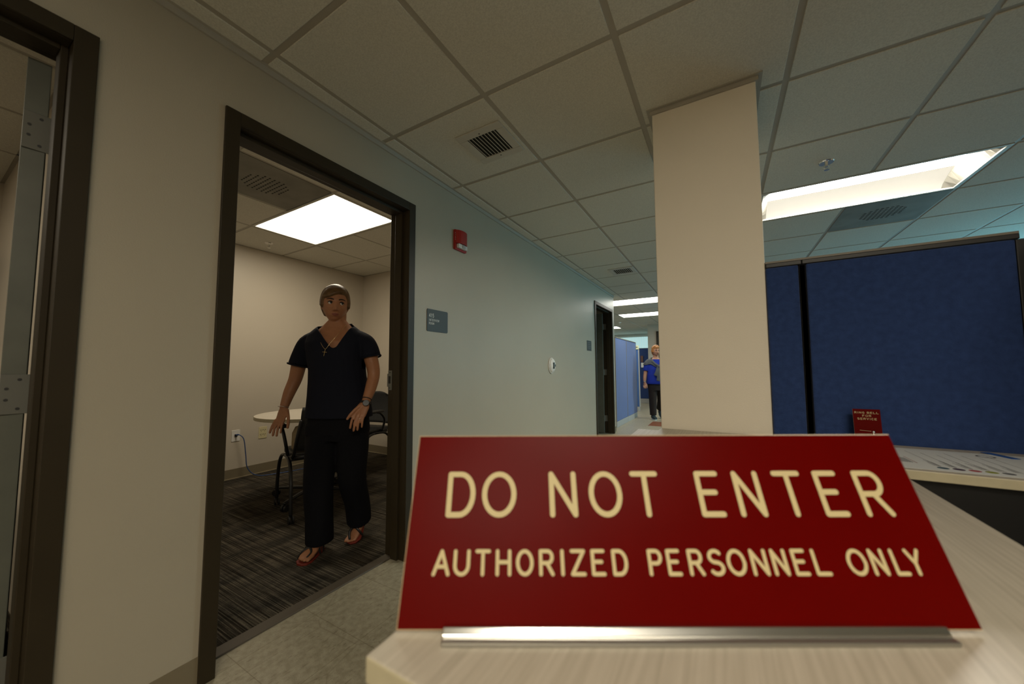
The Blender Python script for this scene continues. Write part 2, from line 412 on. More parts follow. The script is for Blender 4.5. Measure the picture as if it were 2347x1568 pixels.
# far wall with window
FW = [(-3.0, -.45)]
bm = BM(); box(bm, X_LEFTFAR, X_RIGHT, Y_FAR, Y_FAR+.12, 0, .9); box(bm, X_LEFTFAR, X_RIGHT, Y_FAR, Y_FAR+.12, 2.28, 2.6)
box(bm, X_LEFTFAR, -3.0, Y_FAR, Y_FAR+.12, .9, 2.28); box(bm, -.3, X_RIGHT, Y_FAR, Y_FAR+.12, .9, 2.28)
struct('wall_far', bm, 'wall')
bm = BM()
for (p, q, s, t) in ((-3, -.3, .9, .94), (-3, -.3, 2.24, 2.28), (-3, -2.95, .94, 2.24), (-.35, -.3, .94, 2.24), (-1.68, -1.62, .94, 2.24)): box(bm, p, q, Y_FAR+.02, Y_FAR+.08, s, t)
wn = struct('window_4', bm, 'grey')
bm = BM(); x = -2.97
while x < -.36: box(bm, x, x+.08, Y_FAR-.04, Y_FAR-.036, .92, 2.27); x += .085
obj('vertical_blind', bm, 'blind_far', wn)
# far column with dark door beyond the hallway
bm = BM(); box(bm, -.24, .9, 10.4, 10.75, 0, 2.46); struct('wall_far_pier', bm, 'wall')
bm = BM(); box(bm, .0, .05, 10.37, 10.40, 0, 2.18); box(bm, .05, .9, 10.37, 10.40, 2.13, 2.18); fr_ = struct('door_4', bm, 'frame')
bm = BM(); box(bm, .05, .9, 10.385, 10.40, 0, 2.13); obj('door_leaf', bm, 'darkdoor', fr_)
# column
bm = BM(); box(bm, 1.376, 1.81, 1.12, 1.56, 0, CEIL+.05)
struct('wall_column', bm, 'column', bevel=.004)
bm = BM()
for a in ((1.353, 1.835, 1.097, 1.12), (1.353, 1.376, 1.12, 1.56), (1.81, 1.835, 1.12, 1.56), (1.353, 1.835, 1.56, 1.583)): box(bm, a[0], a[1], a[2], a[3], CEIL-.004, CEIL+.006)
for a in ((1.367, 1.82, 1.111, 1.12), (1.367, 1.376, 1.12, 1.56), (1.81, 1.82, 1.12, 1.56)): box(bm, a[0], a[1], a[2], a[3], CEIL-.022, CEIL-.004)
struct('trim_2', bm, 'grid')
# ceiling tiles: grid pitch .61, first line at x=.10, y=0
P_ = .61
def ceiling(name, xs, ys, z, holes, clip=()):
    bm = BM(); g = .0125
    for x0, x1 in zip(xs[:-1], xs[1:]):
        for y0, y1 in zip(ys[:-1], ys[1:]):
            cx, cy = (x0+x1)/2, (y0+y1)/2
            if any(a < cx < b and c < cy < d_ for a, b, c, d_ in holes): continue
            box(bm, x0+g, x1-g, y0+g, y1-g, z, z+.02)
    o = struct(name, bm, 'ceil', bevel=.002, bseg=1)
    # grid bars between the tiles, split at the lamp openings
    bm = BM(); tile = {(i, j): not any(a < (xs[i]+xs[i+1])/2 < b and c < (ys[j]+ys[j+1])/2 < d_ for a, b, c, d_ in holes) for i in range(len(xs)-1) for j in range(len(ys)-1)}
    for i, x in enumerate(xs):
        for j in range(len(ys)-1):
            if tile.get((i, j)) or tile.get((i-1, j)): box(bm, x-g+.0002, x+g-.0002, ys[j]-g, ys[j+1]-g, z+.004, z+.009)
    for j, y in enumerate(ys):
        for i in range(len(xs)-1):
            if tile.get((i, j)) or tile.get((i, j-1)): box(bm, xs[i]+g, xs[i+1]-g, y-g+.0002, y+g-.0002, z+.004, z+.009)
    obj('ceiling_grid', bm, 'grid', o)
    bm = BM(); box(bm, xs[0]-.05, xs[-1]+.05, ys[0]-.05, ys[-1]+.05, z+.13, z+.16); obj('ceiling_deck', bm, 'ventdark', o)
    return o
gx = lambda k: .10+P_*k
gy = lambda k: P_*k
LAMPS_HALL = [(gx(3), gx(5), gy(4), gy(5)), (gx(3), gx(5), gy(-3), gy(-2)), (gx(3), gx(5), gy(-5), gy(-4)),
              (gx(-1), gx(1), gy(10), gy(11)), (gx(-1), gx(1), gy(13), gy(14)), (gx(3), gx(5), gy(12), gy(13)), (gx(-4), gx(-2), gy(17), gy(18))]
PANEL = (gx(4), gx(5), gy(5), gy(6))
xs = [0.0]+[gx(k) for k in range(0, 9)]+[X_RIGHT]
ys = [Y_BACK]+[gy(k) for k in range(-5, 9)]+[gy(9)]
ceiling('ceiling', xs, ys, CEIL, LAMPS_HALL+[PANEL])
xs = [X_LEFTFAR]+[gx(k) for k in range(-5, 9)]+[X_RIGHT]
ys = [gy(k) for k in range(9, 22)]+[Y_FAR]
# row between gy(9) and the wall end only exists to the right of the wall
ceiling('ceiling.001', xs, ys, CEIL, LAMPS_HALL+[(X_LEFTFAR-1, -.02, gy(9)-.01, gy(9)+.3)] if False else LAMPS_HALL)
RZ = 2.42
rx = [-2.715, -2.05, -1.44, -.83, -.22, -.145]
ry = [-.255, .25, .86, 1.47, 2.08, 2.555]
LR = (-2.05, -.83, .86, 1.47)
RP = (-1.44, -.83, .25, .86)
ceiling('ceiling.003', rx, ry, RZ, [LR, RP])
ry0 = [-3.2, -2.85, -2.24, -1.63, -1.02, -.385]
LR0 = (-2.05, -.83, -2.24, -1.63)
ceiling('ceiling.004', rx, ry0, RZ, [LR0])
bm = BM()
box(bm, 0, .02, Y_BACK, Y_END, CEIL-.002, CEIL+.004); box(bm, 0, .009, Y_BACK, Y_END, CEIL-.028, CEIL-.002)
struct('trim_1', bm, 'grid')
bm = BM()
box(bm, -2.72, -2.702, -.26, 2.56, RZ-.003, RZ+.003); box(bm, -2.72, -.14, 2.542, 2.56, RZ-.003, RZ+.003)
struct('trim_4', bm, 'grid')
# baseboards
def base(name, x0, x1, y0, y1, nx, ny):
    bm = BM(); t = .004
    box(bm, x0, x1, y0, y1, .012, .102)
    box(bm, x0-(t if nx < 0 else 0), x1+(t if nx > 0 else 0), y0-(t if ny < 0 else 0), y1+(t if ny > 0 else 0), 0, .012, 1)
    struct(name, bm, ['base', 'caulk'])
base('baseboard_left', 0, .004, -.445, -.12, 1, 0)
base('baseboard_left.001', 0, .004, .87, 4.515, 1, 0)
base('baseboard_corner', 0, .004, 5.525, Y_END, 1, 0)
base('baseboard_return', X_LEFTFAR, 0, Y_END, Y_END+.004, 0, 1)
base('baseboard_room_back', -2.72, -2.716, -.26, 2.56, 1, 0)
base('baseboard_room_right', -2.716, -.14, 2.556, 2.56, 0, -1)
base('baseboard_room_left', -2.72, -2.716, -3.2, -.38, 1, 0)

# ---------------------------------------------------------------- doors
def door_frame(n, a, b, label):
    bm = BM(); f = .05; pr = .012; bx = -.152; t = .035
    prof_y = lambda y0, y1: box(bm, 0, pr, y0, y1, 0, TOP)
    prof_y(a, a+f); prof_y(b-f, b)
    box(bm, 0, pr, a+f, b-f, TOP-f, TOP)
    box(bm, bx, 0, a+.015, a+f, 0, TOP-.015); box(bm, bx, 0, b-f, b-.015, 0, TOP-.015)
    box(bm, bx, 0, a+f, b-f, TOP-f, TOP-.015)
    # back face flanges
    box(bm, bx, -.14, a, a+.015, 0, TOP); box(bm, bx, -.14, b-.015, b, 0, TOP); box(bm, bx, -.14, a+.015, b-.015, TOP-.015, TOP)
    # stops
    s = .016
    box(bm, -.095, -.04, a+f, a+f+s, 0, TOP-f); box(bm, -.095, -.04, b-f-s, b-f, 0, TOP-f); box(bm, -.095, -.04, a+f+s, b-f-s, TOP-f-s, TOP-f)
    return struct('door_%d' % n, bm, 'frame', label=label, bevel=.002)
def hinge(parent, x, y, z, sgn, w=.045, flat=True):
    """butt hinge on the leaf edge: plate in the plane x, knuckle towards +y"""
    bm = BM(); box(bm, x, x+.003, y-w, y+.012, z-.057, z+.057); h = obj('hinge', bm, 'steel', parent, bevel=.001)
    for q, (dy, dz) in enumerate(((-.012, .042), (-.033, .016), (-.033, -.016), (-.012, -.042))):
        bm = BM(); cyl(bm, (x+.0025, y+dy, z+dz), .0042, .0012, 12, 'x'); obj('screw', bm, 'screw', h)
    bm = BM(); cyl(bm, (x+.002, y+.014, z-.057), .006, .114, 12); obj('knuckle', bm, 'steel', h)
d1 = door_frame(1, *FR[1], 'dark brown steel door frame of the interview room')
d2 = door_frame(2, *FR[0], 'dark brown steel door frame at left edge with hinged door')
d3 = door_frame(3, *FR[2], 'narrow-looking dark door frame at far end of the wall')
# door 2: leaf swung 90 degrees into the room, hinge edge towards the hall
ld = Vector((-.9932, .1161)); ln = Vector((-.1161, -.9932)); p0 = Vector((-.142, -.511))
bm = BM(); prism(bm, [p0[:], (p0+ld*.905)[:], (p0+ld*.905+ln*.045)[:], (p0+ln*.045)[:]], .012, 2.055); lf = obj('door_leaf', bm, 'leaf', d2, bevel=.0015)
for z in (1.83, 1.04, .25): hinge(d2, -.1425, -.511, z, 1)
# door 3: leaf open into the closet, hinges on the far jamb
bm = BM(); box(bm, -.98, -.142, 5.40, 5.445, .012, 2.055); obj('door_leaf', bm, 'leaf', d3, bevel=.0015)
for z in (1.83, 1.04, .25):
    bm = BM(); box(bm, -.135, -.10, 5.4745, 5.4785, z-.05, z+.05); box(bm, -.1425, -.139, 5.40, 5.46, z-.05, z+.05); h = obj('hinge', bm, 'steel', d3)
    bm = BM(); cyl(bm, (-.139, 5.462, z-.05), .006, .1, 10); obj('knuckle', bm, 'steel', h)
# strike plate on the right jamb of door 1
bm = BM(); box(bm, -.150, -.118, .8165, .8205, .98, 1.10); box(bm, -.158, -.150, .8165, .821, 1.0, 1.08); sp = obj('strike_plate', bm, 'steel', d1, bevel=.001)
bm = BM(); box(bm, -.145, -.128, .8155, .8167, 1.02, 1.065); obj('strike_hole', bm, 'black', sp)
for z in (.993, 1.087): bm = BM(); cyl(bm, (-.134, .8152, z), .004, .0015, 10, 'y'); obj('screw', bm, 'screw', sp)

# ---------------------------------------------------------------- ceiling lamps
def troffer(name, rect, z, label, kind='hall', group=None):
    x0, x1, y0, y1 = rect; cx, cy = (x0+x1)/2, (y0+y1)/2; hx, hy = (x1-x0)/2-.002, (y1-y0)/2-.002
    t = thing(name, label, 'ceiling light', (cx, cy, z), 0, group)
    bm = BM(); e = .022
    for a in ((-hx, hx, -hy, -hy+e), (-hx, hx, hy-e, hy), (-hx, -hx+e, -hy+e, hy-e), (hx-e, hx, -hy+e, hy-e)): box(bm, *a, 0, .014)
    obj('lamp_frame', bm, 'lampframe', t, bevel=.002)
    bm = BM(); box(bm, -hx, hx, -hy, hy, .108, .114)
    for a in ((-hx, hx, -hy, -hy+.004), (-hx, hx, hy-.004, hy), (-hx, -hx+.004, -hy, hy), (hx-.004, hx, -hy, hy)): box(bm, *a, .014, .108)
    obj('lamp_housing', bm, 'lampend', t)
    ix, iy = hx-e, hy-e
    if kind == 'hall':
        # vaulted reflector along x, glowing core in the middle
        n = 20; bm = BM(); v = []
        for i in range(n+1):
            a = -1+2*i/n; y = iy*a; zz = .012+.085*math.cos(a*PI/2)**.7
            v.append([bm.verts.new((s*(ix-.06), y, zz)) for s in (-1, 1)])
        for i in range(n):
            f = bm.faces.new([v[i][0], v[i][1], v[i+1][1], v[i+1][0]]); f.material_index = 1 if 7 <= i < 13 else 0; f.smooth = True
        obj('lamp_lens', bm, ['lens_lo', 'lens_hi'], t)
        for s in (-1, 1):
            bm = BM()
            prof = [(s*(ix-.06), -iy), (s*(ix-.06), iy)]
            top = [bm.verts.new((s*(ix-.06), iy*(-1+2*i/12), .012+.085*math.cos((-1+2*i/12)*PI/2)**.7)) for i in range(13)]
            bot = [bm.verts.new((s*ix, iy*(-1+2*i/12), .008)) for i in range(13)]
            for i in range(12): bm.faces.new([top[i], top[i+1], bot[i+1], bot[i]])
            obj('lamp_end_cap', bm, 'lampend', t)
    else:
        bm = BM(); n = 10
        g = [[bm.verts.new((ix*(-1+2*i/n), iy*(-1+2*j/n), .010-.0*(1-(-1+2*i/n)**2))) for j in range(n+1)] for i in range(n+1)]
        for i in range(n):
            for j in range(n): bm.faces.new([g[i][j], g[i][j+1], g[i+1][j+1], g[i+1][j]])
        obj('lamp_lens', bm, {'room': 'lens_room', 'far': 'lens_far', 'back': 'lens_back'}[kind], t)
    return t
lab = ['wide troffer with vaulted white lens right of the column', 'lit flat-lensed ceiling light right behind the photographer', 'lit flat-lensed ceiling light nearest the back wall', 
       'long bright ceiling light just past the end of the left wall', 'second bright ceiling light down the hallway, pointed left end showing',
       'lit ceiling troffer hidden behind the column', 'far ceiling light glowing just above the blue hallway partition']
for i, q in enumerate(LAMPS_HALL):
    troffer('ceiling_light', q, CEIL, lab[i], 'back' if i in (1, 2) else 'hall' if i in (0, 5) else 'far')
troffer('ceiling_light', LR, RZ, 'bright square-lensed ceiling light above the woman in the interview room', 'room')
troffer('ceiling_light', LR0, RZ, 'ceiling light in the room behind the left edge door', 'room')

# ---------------------------------------------------------------- ceiling vents, panels, sprinklers
def grille(name, cx, cy, z, s, nsl, label, along='y', fr=.05, group=None):
    t = thing(name, label, 'air vent', (cx, cy, z), 0, group)
    o = s+fr; bm = BM()
    for a in ((-o, o, -o, -s), (-o, o, s, o), (-o, -s, -s, s), (s, o, -s, s)): box(bm, *a, -.007, 0)
    obj('vent_frame', bm, 'vent', t, bevel=.003)
    bm = BM(); box(bm, -s, s, -s, s, -.0015, -.0005); obj('vent_backing', bm, 'ventdark', t)
    for i in range(nsl):
        bm = BM(); x = -s+2*s*(i+.5)/nsl; wv = s/nsl*.62
        vs = [bm.verts.new(p) for p in ((x-wv, -s, -.002), (x+wv*.4, -s, -.0075), (x+wv*.4, s, -.0075), (x-wv, s, -.002))]
        bm.faces.new(vs); vs2 = [bm.verts.new(p) for p in ((x-wv, -s, -.0012), (x+wv*.55, -s, -.0070), (x+wv*.55, s, -.0070), (x-wv, s, -.0012))]
        bm.faces.new(vs2[::-1]); bm.faces.new([vs[1], vs2[1], vs2[2], vs[2]])
        obj('vent_slat', bm, 'vent', t)
    for s_ in (-1, 1): bm = BM(); cyl(bm, (0, s_*(s+fr*.35), -.0085), .004, .002, 10); obj('screw', bm, 'screw', t)
grille('ceiling_vent', .535, .925, CEIL, .094, 9, 'square slatted vent in the ceiling tile near the interview room door')
grille('ceiling_vent', .545, 4.03, CEIL, .11, 9, 'small slatted vent further down the hallway ceiling')
def panel(name, rect, z, label):
    x0, x1, y0, y1 = rect
    t = thing(name, label, 'air vent', ((x0+x1)/2, (y0+y1)/2, z)); h = P_/2-.01
    bm = BM(); box(bm, -h, h, -h, h, .001, .006); obj('perforated_face', bm, 'perf', t)
    bm = BM()
    for i in range(9):
        for j in range(9):
            if (i-4)**2+(j-4)**2 < 22: box(bm, -.13+i*.03, -.13+i*.03+.016, -.13+j*.03, -.13+j*.03+.008, -.0006, .001)
    o = obj('vent_slots', bm, 'ventdark', t)
panel('return_air_panel', RP, RZ, 'dark perforated return air panel in the interview room ceiling')
panel('return_air_panel', PANEL, CEIL, 'grey perforated return air panel beside the wide ceiling light')
def sprinkler(x, y, z, label, sc=1):
    t = thing('fire_sprinkler', label, 'sprinkler', (x, y, z))
    bm = BM(); cyl(bm, (0, 0, -.006), .036*sc, .006, 28, r1=.040*sc); obj('escutcheon', bm, 'chrome', t, smooth=False)
    bm = BM(); cyl(bm, (0, 0, -.030), .008*sc, .026, 12)
    for s in (-1, 1): tube(bm, [(s*.010*sc, 0, -.02), (s*.014*sc, 0, -.032), (0, 0, -.046)], .0025*sc, 6)
    obj('sprinkler_body', bm, 'chrome', t)
    bm = BM(); cyl(bm, (0, 0, -.050), .014*sc, .002, 16); obj('deflector', bm, 'chrome', t)
sprinkler(2.249, 2.14, CEIL, 'chrome ceiling sprinkler right of the column above the blue partition')
sprinkler(-2.40, 1.18, RZ, 'ceiling sprinkler inside the interview room, left of the lamp')
sprinkler(-.80, 9.4, CEIL, 'tiny sprinkler head on the far hallway ceiling')

# ---------------------------------------------------------------- things on the left wall (local x right = +y world, local y up = z world)
def wall_frame(name, label, cat, y, z, rotm=None):
    t = thing(name, label, cat, (0, y, z)); t.rotation_euler = (PI/2, 0, PI/2); return t   # local: x->+y, y->+z, z->+x
def rrect(w, h, rad, n=5):
    pts = []
    for cx, cy, a in ((w-rad, h-rad, 0), (-w+rad, h-rad, 90), (-w+rad, -h+rad, 180), (w-rad, -h+rad, 270)):
        pts += [(cx+rad*math.cos(math.radians(a+90*i/n)), cy+rad*math.sin(math.radians(a+90*i/n))) for i in range(n+1)]
    return pts
t = wall_frame('room_sign', 'grey plaque beside the doorway reading 415 INTERVIEW ROOM', 'sign', 1.087, 1.425)
bm = BM(); prism(bm, rrect(.100, .073, .009), 0, .004); obj('plaque', bm, 'tagm', t, bevel=.0006)
bm = BM(); text(bm, '415', -.083, .018, .027, .0044, wr=.52, gap=.12, wd=.0036); text(bm, 'INTERVIEW', -.083, -.006, .0155, .0044, wr=.56, gap=.20, wd=.0021); text(bm, 'ROOM', -.083, -.028, .0155, .0044, wr=.56, gap=.20, wd=.0021)
obj('lettering', bm, 'taglet', t)
t = wall_frame('room_sign', 'small grey plaque beside the far dark door', 'sign', 4.237, 1.43)
bm = BM(); prism(bm, rrect(.095, .072, .006), 0, .004); obj('plaque', bm, 'tagm', t, bevel=.0006)
bm = BM()
for k in range(4): stroke(bm, [(-.07, .045-.026*k), (.06-.02*(k % 2), .045-.026*k)], .006, .0044)
obj('lettering', bm, mat('dim_plaque_lettering', (.16, .16, .15), .6), t)
t = wall_frame('fire_alarm', 'red fire alarm strobe with white lens mounted high beside the doorway', 'fire alarm', 1.31, 2.035)
bm = BM(); prism(bm, rrect(.066, .072, .006), 0, .018); obj('alarm_base', bm, 'alarm', t, bevel=.003)
bm = BM()
prof = []
for i in range(9):
    a = i/8; prof.append((-.062+.124*a, .018+.024*math.sin(a*PI)**.6+.006))
for (y0, y1) in ((-.028, .068),):
    lo = [bm.verts.new((x, y0, z)) for x, z in prof]; hi = [bm.verts.new((x, y1, z)) for x, z in prof]
    lb = [bm.verts.new((x, y0, .017)) for x, z in prof]; hb = [bm.verts.new((x, y1, .017)) for x, z in prof]
    for i in range(8):
        bm.faces.new([lo[i], lo[i+1], hi[i+1], hi[i]]); bm.faces.new([lb[i], lo[i], lo[i+1], lb[i+1]][::-1]); bm.faces.new([hb[i], hi[i], hi[i+1], hb[i+1]])
    bm.faces.new([lb[0], lo[0], hi[0], hb[0]]); bm.faces.new([lb[8], lo[8], hi[8], hb[8]])
obj('alarm_cover', bm, 'alarm', t, bevel=.003)
bm = BM(); prism(bm, rrect(.050, .015, .006), 0, .022); o = obj('strobe_lens', bm, 'alarmlens', t, bevel=.003, loc=(0, -.046, .018))
bm = BM(); prism(bm, rrect(.016, .012, .003), 0, .006); obj('bulb_window', bm, 'grey', o, loc=(.004, 0, .021))
bm = BM()
for i, (c, y) in enumerate((('F', .043), ('I', .028), ('R', .012), ('E', -.003))): letter(bm, c, -.0668, -.0625, y-.005, .0095, .002, .0185)
text(bm, 'FIRE', -.056, 0, .0, 0) if False else None
obj('fire_lettering', bm, 'taglet', t)
t = wall_frame('thermostat', 'white oval thermostat on the wall left of the far dark door', 'thermostat', 2.912, 1.14)
bm = BM(); prism(bm, [(.075*math.cos(2*PI*i/36), .088*math.sin(2*PI*i/36)) for i in range(36)], 0, .012); obj('back_plate', bm, 'white', t, bevel=.003)
bm = BM(); ball(bm, (0, 0, .012), .068, .080, .032, 28); obj('cover', bm, 'white', t, smooth=True)
bm = BM(); prism(bm, rrect(.016, .034, .006), .038, .0455); obj('display', bm, mat('dark_display', (.06, .07, .07), .15), t, loc=(-.014, 0, 0))
bm = BM(); ball(bm, (.026, .0, .038), .014, .017, .008, 16); obj('sensor_dome', bm, 'black', t, smooth=True)

# ---------------------------------------------------------------- counter
ZC = .827; TH = .026
pts = [(1.322, -.467), (2.034, -.467), (2.034, .684), (2.488, .684), (2.488, 1.098), (1.288, 1.098-.07), (1.300, .684)]
pts = [(1.322, -.467), (2.034, -.467), (2.034, .684), (2.488, .684), (2.488, 1.098), (1.378, 1.098), (1.375, 1.03), (1.287, 1.025)]
t = thing('counter', 'pale woodgrain L-shaped reception counter under the red sign', 'counter', (1.7, .3, 0))
T0 = Vector((1.7, .3, 0))
bm = BM(); prism(bm, [(x-T0.x, y-T0.y) for x, y in pts], ZC-TH, ZC, 0, 1); obj('worktop', bm, ['lam', 'lamedge'], t, bevel=.0025)
bm = BM(); box(bm, 1.38-T0.x, 1.41-T0.x, -.38-T0.y, .98-T0.y, 0, ZC-TH); obj('side_panel', bm, 'fabric_d', t)
bm = BM(); box(bm, 1.45-T0.x, 2.47-T0.x, .98-T0.y, 1.0-T0.y, 0, ZC-TH); obj('back_panel', bm, 'blackmetal', t)
bm = BM(); box(bm, 2.05-T0.x, 2.45-T0.x, .71-T0.y, .97-T0.y, .02, ZC-TH-.001)  # invented black block standing in for the shade under the worktop
o = obj('shade_block', bm, 'blackmetal', t, bevel=.004)

# ---------------------------------------------------------------- foreground sign
W_ = .6132; U = W_/3
sg = thing('desk_sign', 'large red DO NOT ENTER sign leaning in a metal holder on counter', 'sign', (1.3279, -.4342, ZC), math.radians(29.44))
tl = math.radians(23.9)
pl = bpy.data.objects.new('plate_pivot', None)
bpy.data.objects.remove(pl)
def lean(o): o.rotation_euler = (PI/2-tl, 0, 0); o.location = (0, 0, .8324-ZC); return o
bm = BM(); e = .0011
ring_loft(bm, [[Vector((x, y, z)) for x, y in ((i, i), (W_-i, i), (W_-i, U-i), (i, U-i))] for i, z in ((0, -.0032), (0, -.0014), (e, 0))], 1)
for f in bm.faces:
    if f.calc_center_median().z > -1e-6: f.material_index = 0
plate = lean(obj('sign_plate', bm, ['red', 'creamedge'], sg))
bm = BM()
big = [('D', .208, .378), ('O', .417, .622), ('N', .818, .982), ('O', 1.053, 1.251), ('T', 1.310, 1.478), ('E', 1.700, 1.842), ('N', 1.926, 2.082), ('T', 2.168, 2.338), ('E', 2.416, 2.556), ('R', 2.652, 2.814)]
for c, a, b in big: letter(bm, c, a*U, b*U, .524*U, .254*U, .030*U, .0004)
small = [('A', .158, .256), ('U', .273, .366), ('T', .393, .479), ('H', .507, .593), ('O', .619, .716), ('R', .746, .829), ('I', .866, .884), ('Z', .919, 1.003), ('E', 1.033, 1.111), ('D', 1.148, 1.235),
         ('P', 1.346, 1.425), ('E', 1.449, 1.525), ('R', 1.566, 1.648), ('S', 1.673, 1.762), ('O', 1.777, 1.882), ('N', 1.910, 2.000), ('N', 2.025, 2.108), ('E', 2.138, 2.216), ('L', 2.250, 2.334),
         ('O', 2.434, 2.541), ('N', 2.564, 2.645), ('L', 2.682, 2.758), ('Y', 2.762, 2.846)]
for c, a, b in small: letter(bm, c, a*U, b*U, .236*U, .128*U, .019*U, .0004)
lt = obj('lettering', bm, 'cream', plate)
# holder
bm = BM(); box(bm, .249*U, 1.36*U, -.0035, .0050, .0006, .0050); o = lean(obj('clear_lip', bm, 'acryl', sg, bevel=.001)); 
bm = BM()
prof = [(-.0060, .0008), (-.0064, .0072), (-.0025, .0092), (.0044, .0066), (.0058, .0022), (.0058, .0008)]
ring_loft(bm, [[Vector((x, y, z)) for y, z in prof] for x in (.249*U, 2.765*U, 2.79*U)]); o = lean(obj('metal_lip', bm, 'chrome', sg, bevel=.0008))
bm = BM(); box(bm, .249*U, 2.795*U, -.0165, .018, .0, .0050); box(bm, .249*U, 2.795*U, .006, .018, .0052, .009); obj('holder_foot', bm, mat('dull_aluminium', (.42, .41, .38), .32, metal=.9), sg, bevel=.0012)

# ---------------------------------------------------------------- ring bell sign, bell, poster on counter
rs = thing('desk_sign', 'small red RING BELL FOR SERVICE sign against the blue partition', 'sign', (2.046, 1.045, ZC), math.radians(2))
bm = BM(); box(bm, 0, .075, -.002, 0, 0, .128, 1)
for f in bm.faces:
    if f.calc_center_median().y < -.0019: f.material_index = 0
rp = obj('sign_plate', bm, ['red', 'creamedge'], rs, bevel=0); rp.rotation_euler = (math.radians(-6), 0, 0)
bm = BM()
for tx, y in (('RING BELL', .1115), ('FOR', .1005), ('SERVICE', .0895)): text(bm, tx, .0375, y, .0072, 0, wr=.85, gap=.32, wd=.0011, center=True)
for v in bm.verts: v.co = Vector((v.co.x, -.0023-v.co.z, v.co.y))
obj('lettering', bm, 'cream', rp)
bm = BM(); tube(bm, [(.015, -.0026, .052), (.045, -.0026, .050)], .0005, 6); obj('scratch', bm, 'creamedge', rp)
bm = BM(); box(bm, 0, .075, -.012, .02, 0, .004); obj('foot', bm, 'acryl', rs)
bl = thing('service_bell', 'chrome call bell with push button in front of the small red sign', 'bell', (2.086, 1.005, ZC))
bm = BM(); cyl(bm, (0, 0, 0), .040, .008, 32, r1=.036); obj('bell_base', bm, 'black', bl)
bm = BM(); L = []
for i in range(9):
    a = i/8*PI/2*.97; L.append([Vector((.034*math.cos(a)*math.cos(2*PI*k/32), .034*math.cos(a)*math.sin(2*PI*k/32), .010+.030*math.sin(a))) for k in range(32)])
ring_loft(bm, L); obj('bell_dome', bm, 'chrome', bl, smooth=True)
bm = BM(); cyl(bm, (0, 0, .038), .002, .014, 10); ball(bm, (0, 0, .054), .0042, seg=12); obj('push_button', bm, 'chrome', bl, smooth=True)
ps = thing('printed_poster', 'white printed poster with coloured dots lying flat on counter', 'poster', (2.06, .70, ZC+.0005), math.radians(.5))
bm = BM(); box(bm, -.03, .424, .006, .335, 0, .0006); obj('sheet', bm, 'wpaper', ps)
cols = {'teal': (.04, .09, .13), 'purple': (.05, .02, .05), 'rose': (.38, .06, .07), 'olive': (.26, .28, .02), 'grey': (.12, .12, .13)}
for i, (k, c) in enumerate(cols.items()):
    bm = BM(); cyl(bm, (.094+.0295*i, .043, .0006), .0115, .0003, 28); obj('printed_dot', bm, mat('print_'+k, c, .6), ps)
bm = BM()
for i in range(7):
    x = .062+.0300*i
    stroke(bm, [(x+.034, .062), (x+.034, .285-.02*(i % 3))], .0013, .0008)
for i in range(6):
    x = .087+.0295*i
    for k in range(4):
        stroke(bm, [(x+.0038*k, .066), (x+.0038*k, .110+.012*((k*7+i) % 4))], .0012, .0008)
for k in range(5): stroke(bm, [(.030+.005*k, .09), (.030+.005*k, .155)], .0028, .0008)
for k in range(3): stroke(bm, [(.000+.006*k, .05+.01*k), (.000+.006*k, .12)], .0022, .0008)
for k in range(28):
    a = 2*PI*k/28; 
stroke(bm, [(.275+.018*math.cos(2*PI*k/20), .285+.018*math.sin(2*PI*k/20)) for k in range(21)], .005, .0008)
obj('printed_lines', bm, mat('print_grey_ink', (.14, .14, .15), .6), ps)
bm = BM(); stroke(bm, [(.058, .085), (.058, .175)], .0016, .0009); obj('red_rule', bm, mat('print_red', (.3, .03, .03), .6), ps)
bm = BM(); prism(bm, [(-.045, -.011), (.045, -.011), (.045, .011), (-.045, .011)], 0, .0012)
o = obj('masking_tape', bm, mat('blue_masking_tape', (.02, .10, .38), .6), loc=(2.378, 1.026, ZC+.0012)); o.rotation_euler = (0, 0, math.radians(-72))
tag(o, 'strip of bright blue tape holding the poster corner', 'tape')

# ---------------------------------------------------------------- partitions
def partition(name, label, segs, z1, fab, rail, t=.05, z0=.10, grp=None, joint=None, skip=False):
    """segs: list of ((x0,y0),(x1,y1)) front-line panels"""
    o = thing(name, label, 'partition', (segs[0][0][0], segs[0][0][1], 0), 0, grp)
    org = Vector((segs[0][0][0], segs[0][0][1]))
    for (a, b) in segs:
        a = Vector(a)-org; b = Vector(b)-org; dr = (b-a).normalized(); n = Vector((-dr.y, dr.x))
        def slab(p, q, w0, w1, za, zb, name_, mt, bev=.003):
            bm = BM(); prism(bm, [(p+n*w0)[:], (q+n*w0)[:], (q+n*w1)[:], (p+n*w1)[:]], za, zb); obj(name_, bm, mt, o, bevel=bev)
        g = dr*.012
        slab(a+g*(0 if skip and a.length < .001 else 1), b-g, 0, t, z0, z1-.02, 'fabric_panel', fab, .006)
        slab(a, b, .004, t-.004, z1-.019, z1, 'top_rail', rail)
        slab(a+dr*.004, b-dr*.004, .002, t-.002, 0, z0-.002, 'base_raceway', 'grey' if joint is None else rail)
        for p in ((b,) if skip and a.length < .001 else (a, b)):
            slab(p-dr*.011, p+dr*.011, .003, t-.003, z0, z1-.02, 'post', rail if joint is None else joint)
    return o
partition('cubicle_partition', 'tall shaded blue fabric partition with black trim behind the reception counter', [((1.8105, 1.105), (1.932, 1.105)), ((1.932, 1.105), (2.50, 1.105))], 1.545, 'fabric_d', 'black', joint='black', skip=True)
bm = BM(); box(bm, 1.8105, 2.50, 1.112, 1.148, 1.545, 1.553)
o = obj('partition_cap', bm, 'taupe'); cap = o; cap.parent = [q for q in bpy.data.objects if q.name.startswith('cubicle_partition')][0]; cap.location = (-1.8105, -1.105, 0)
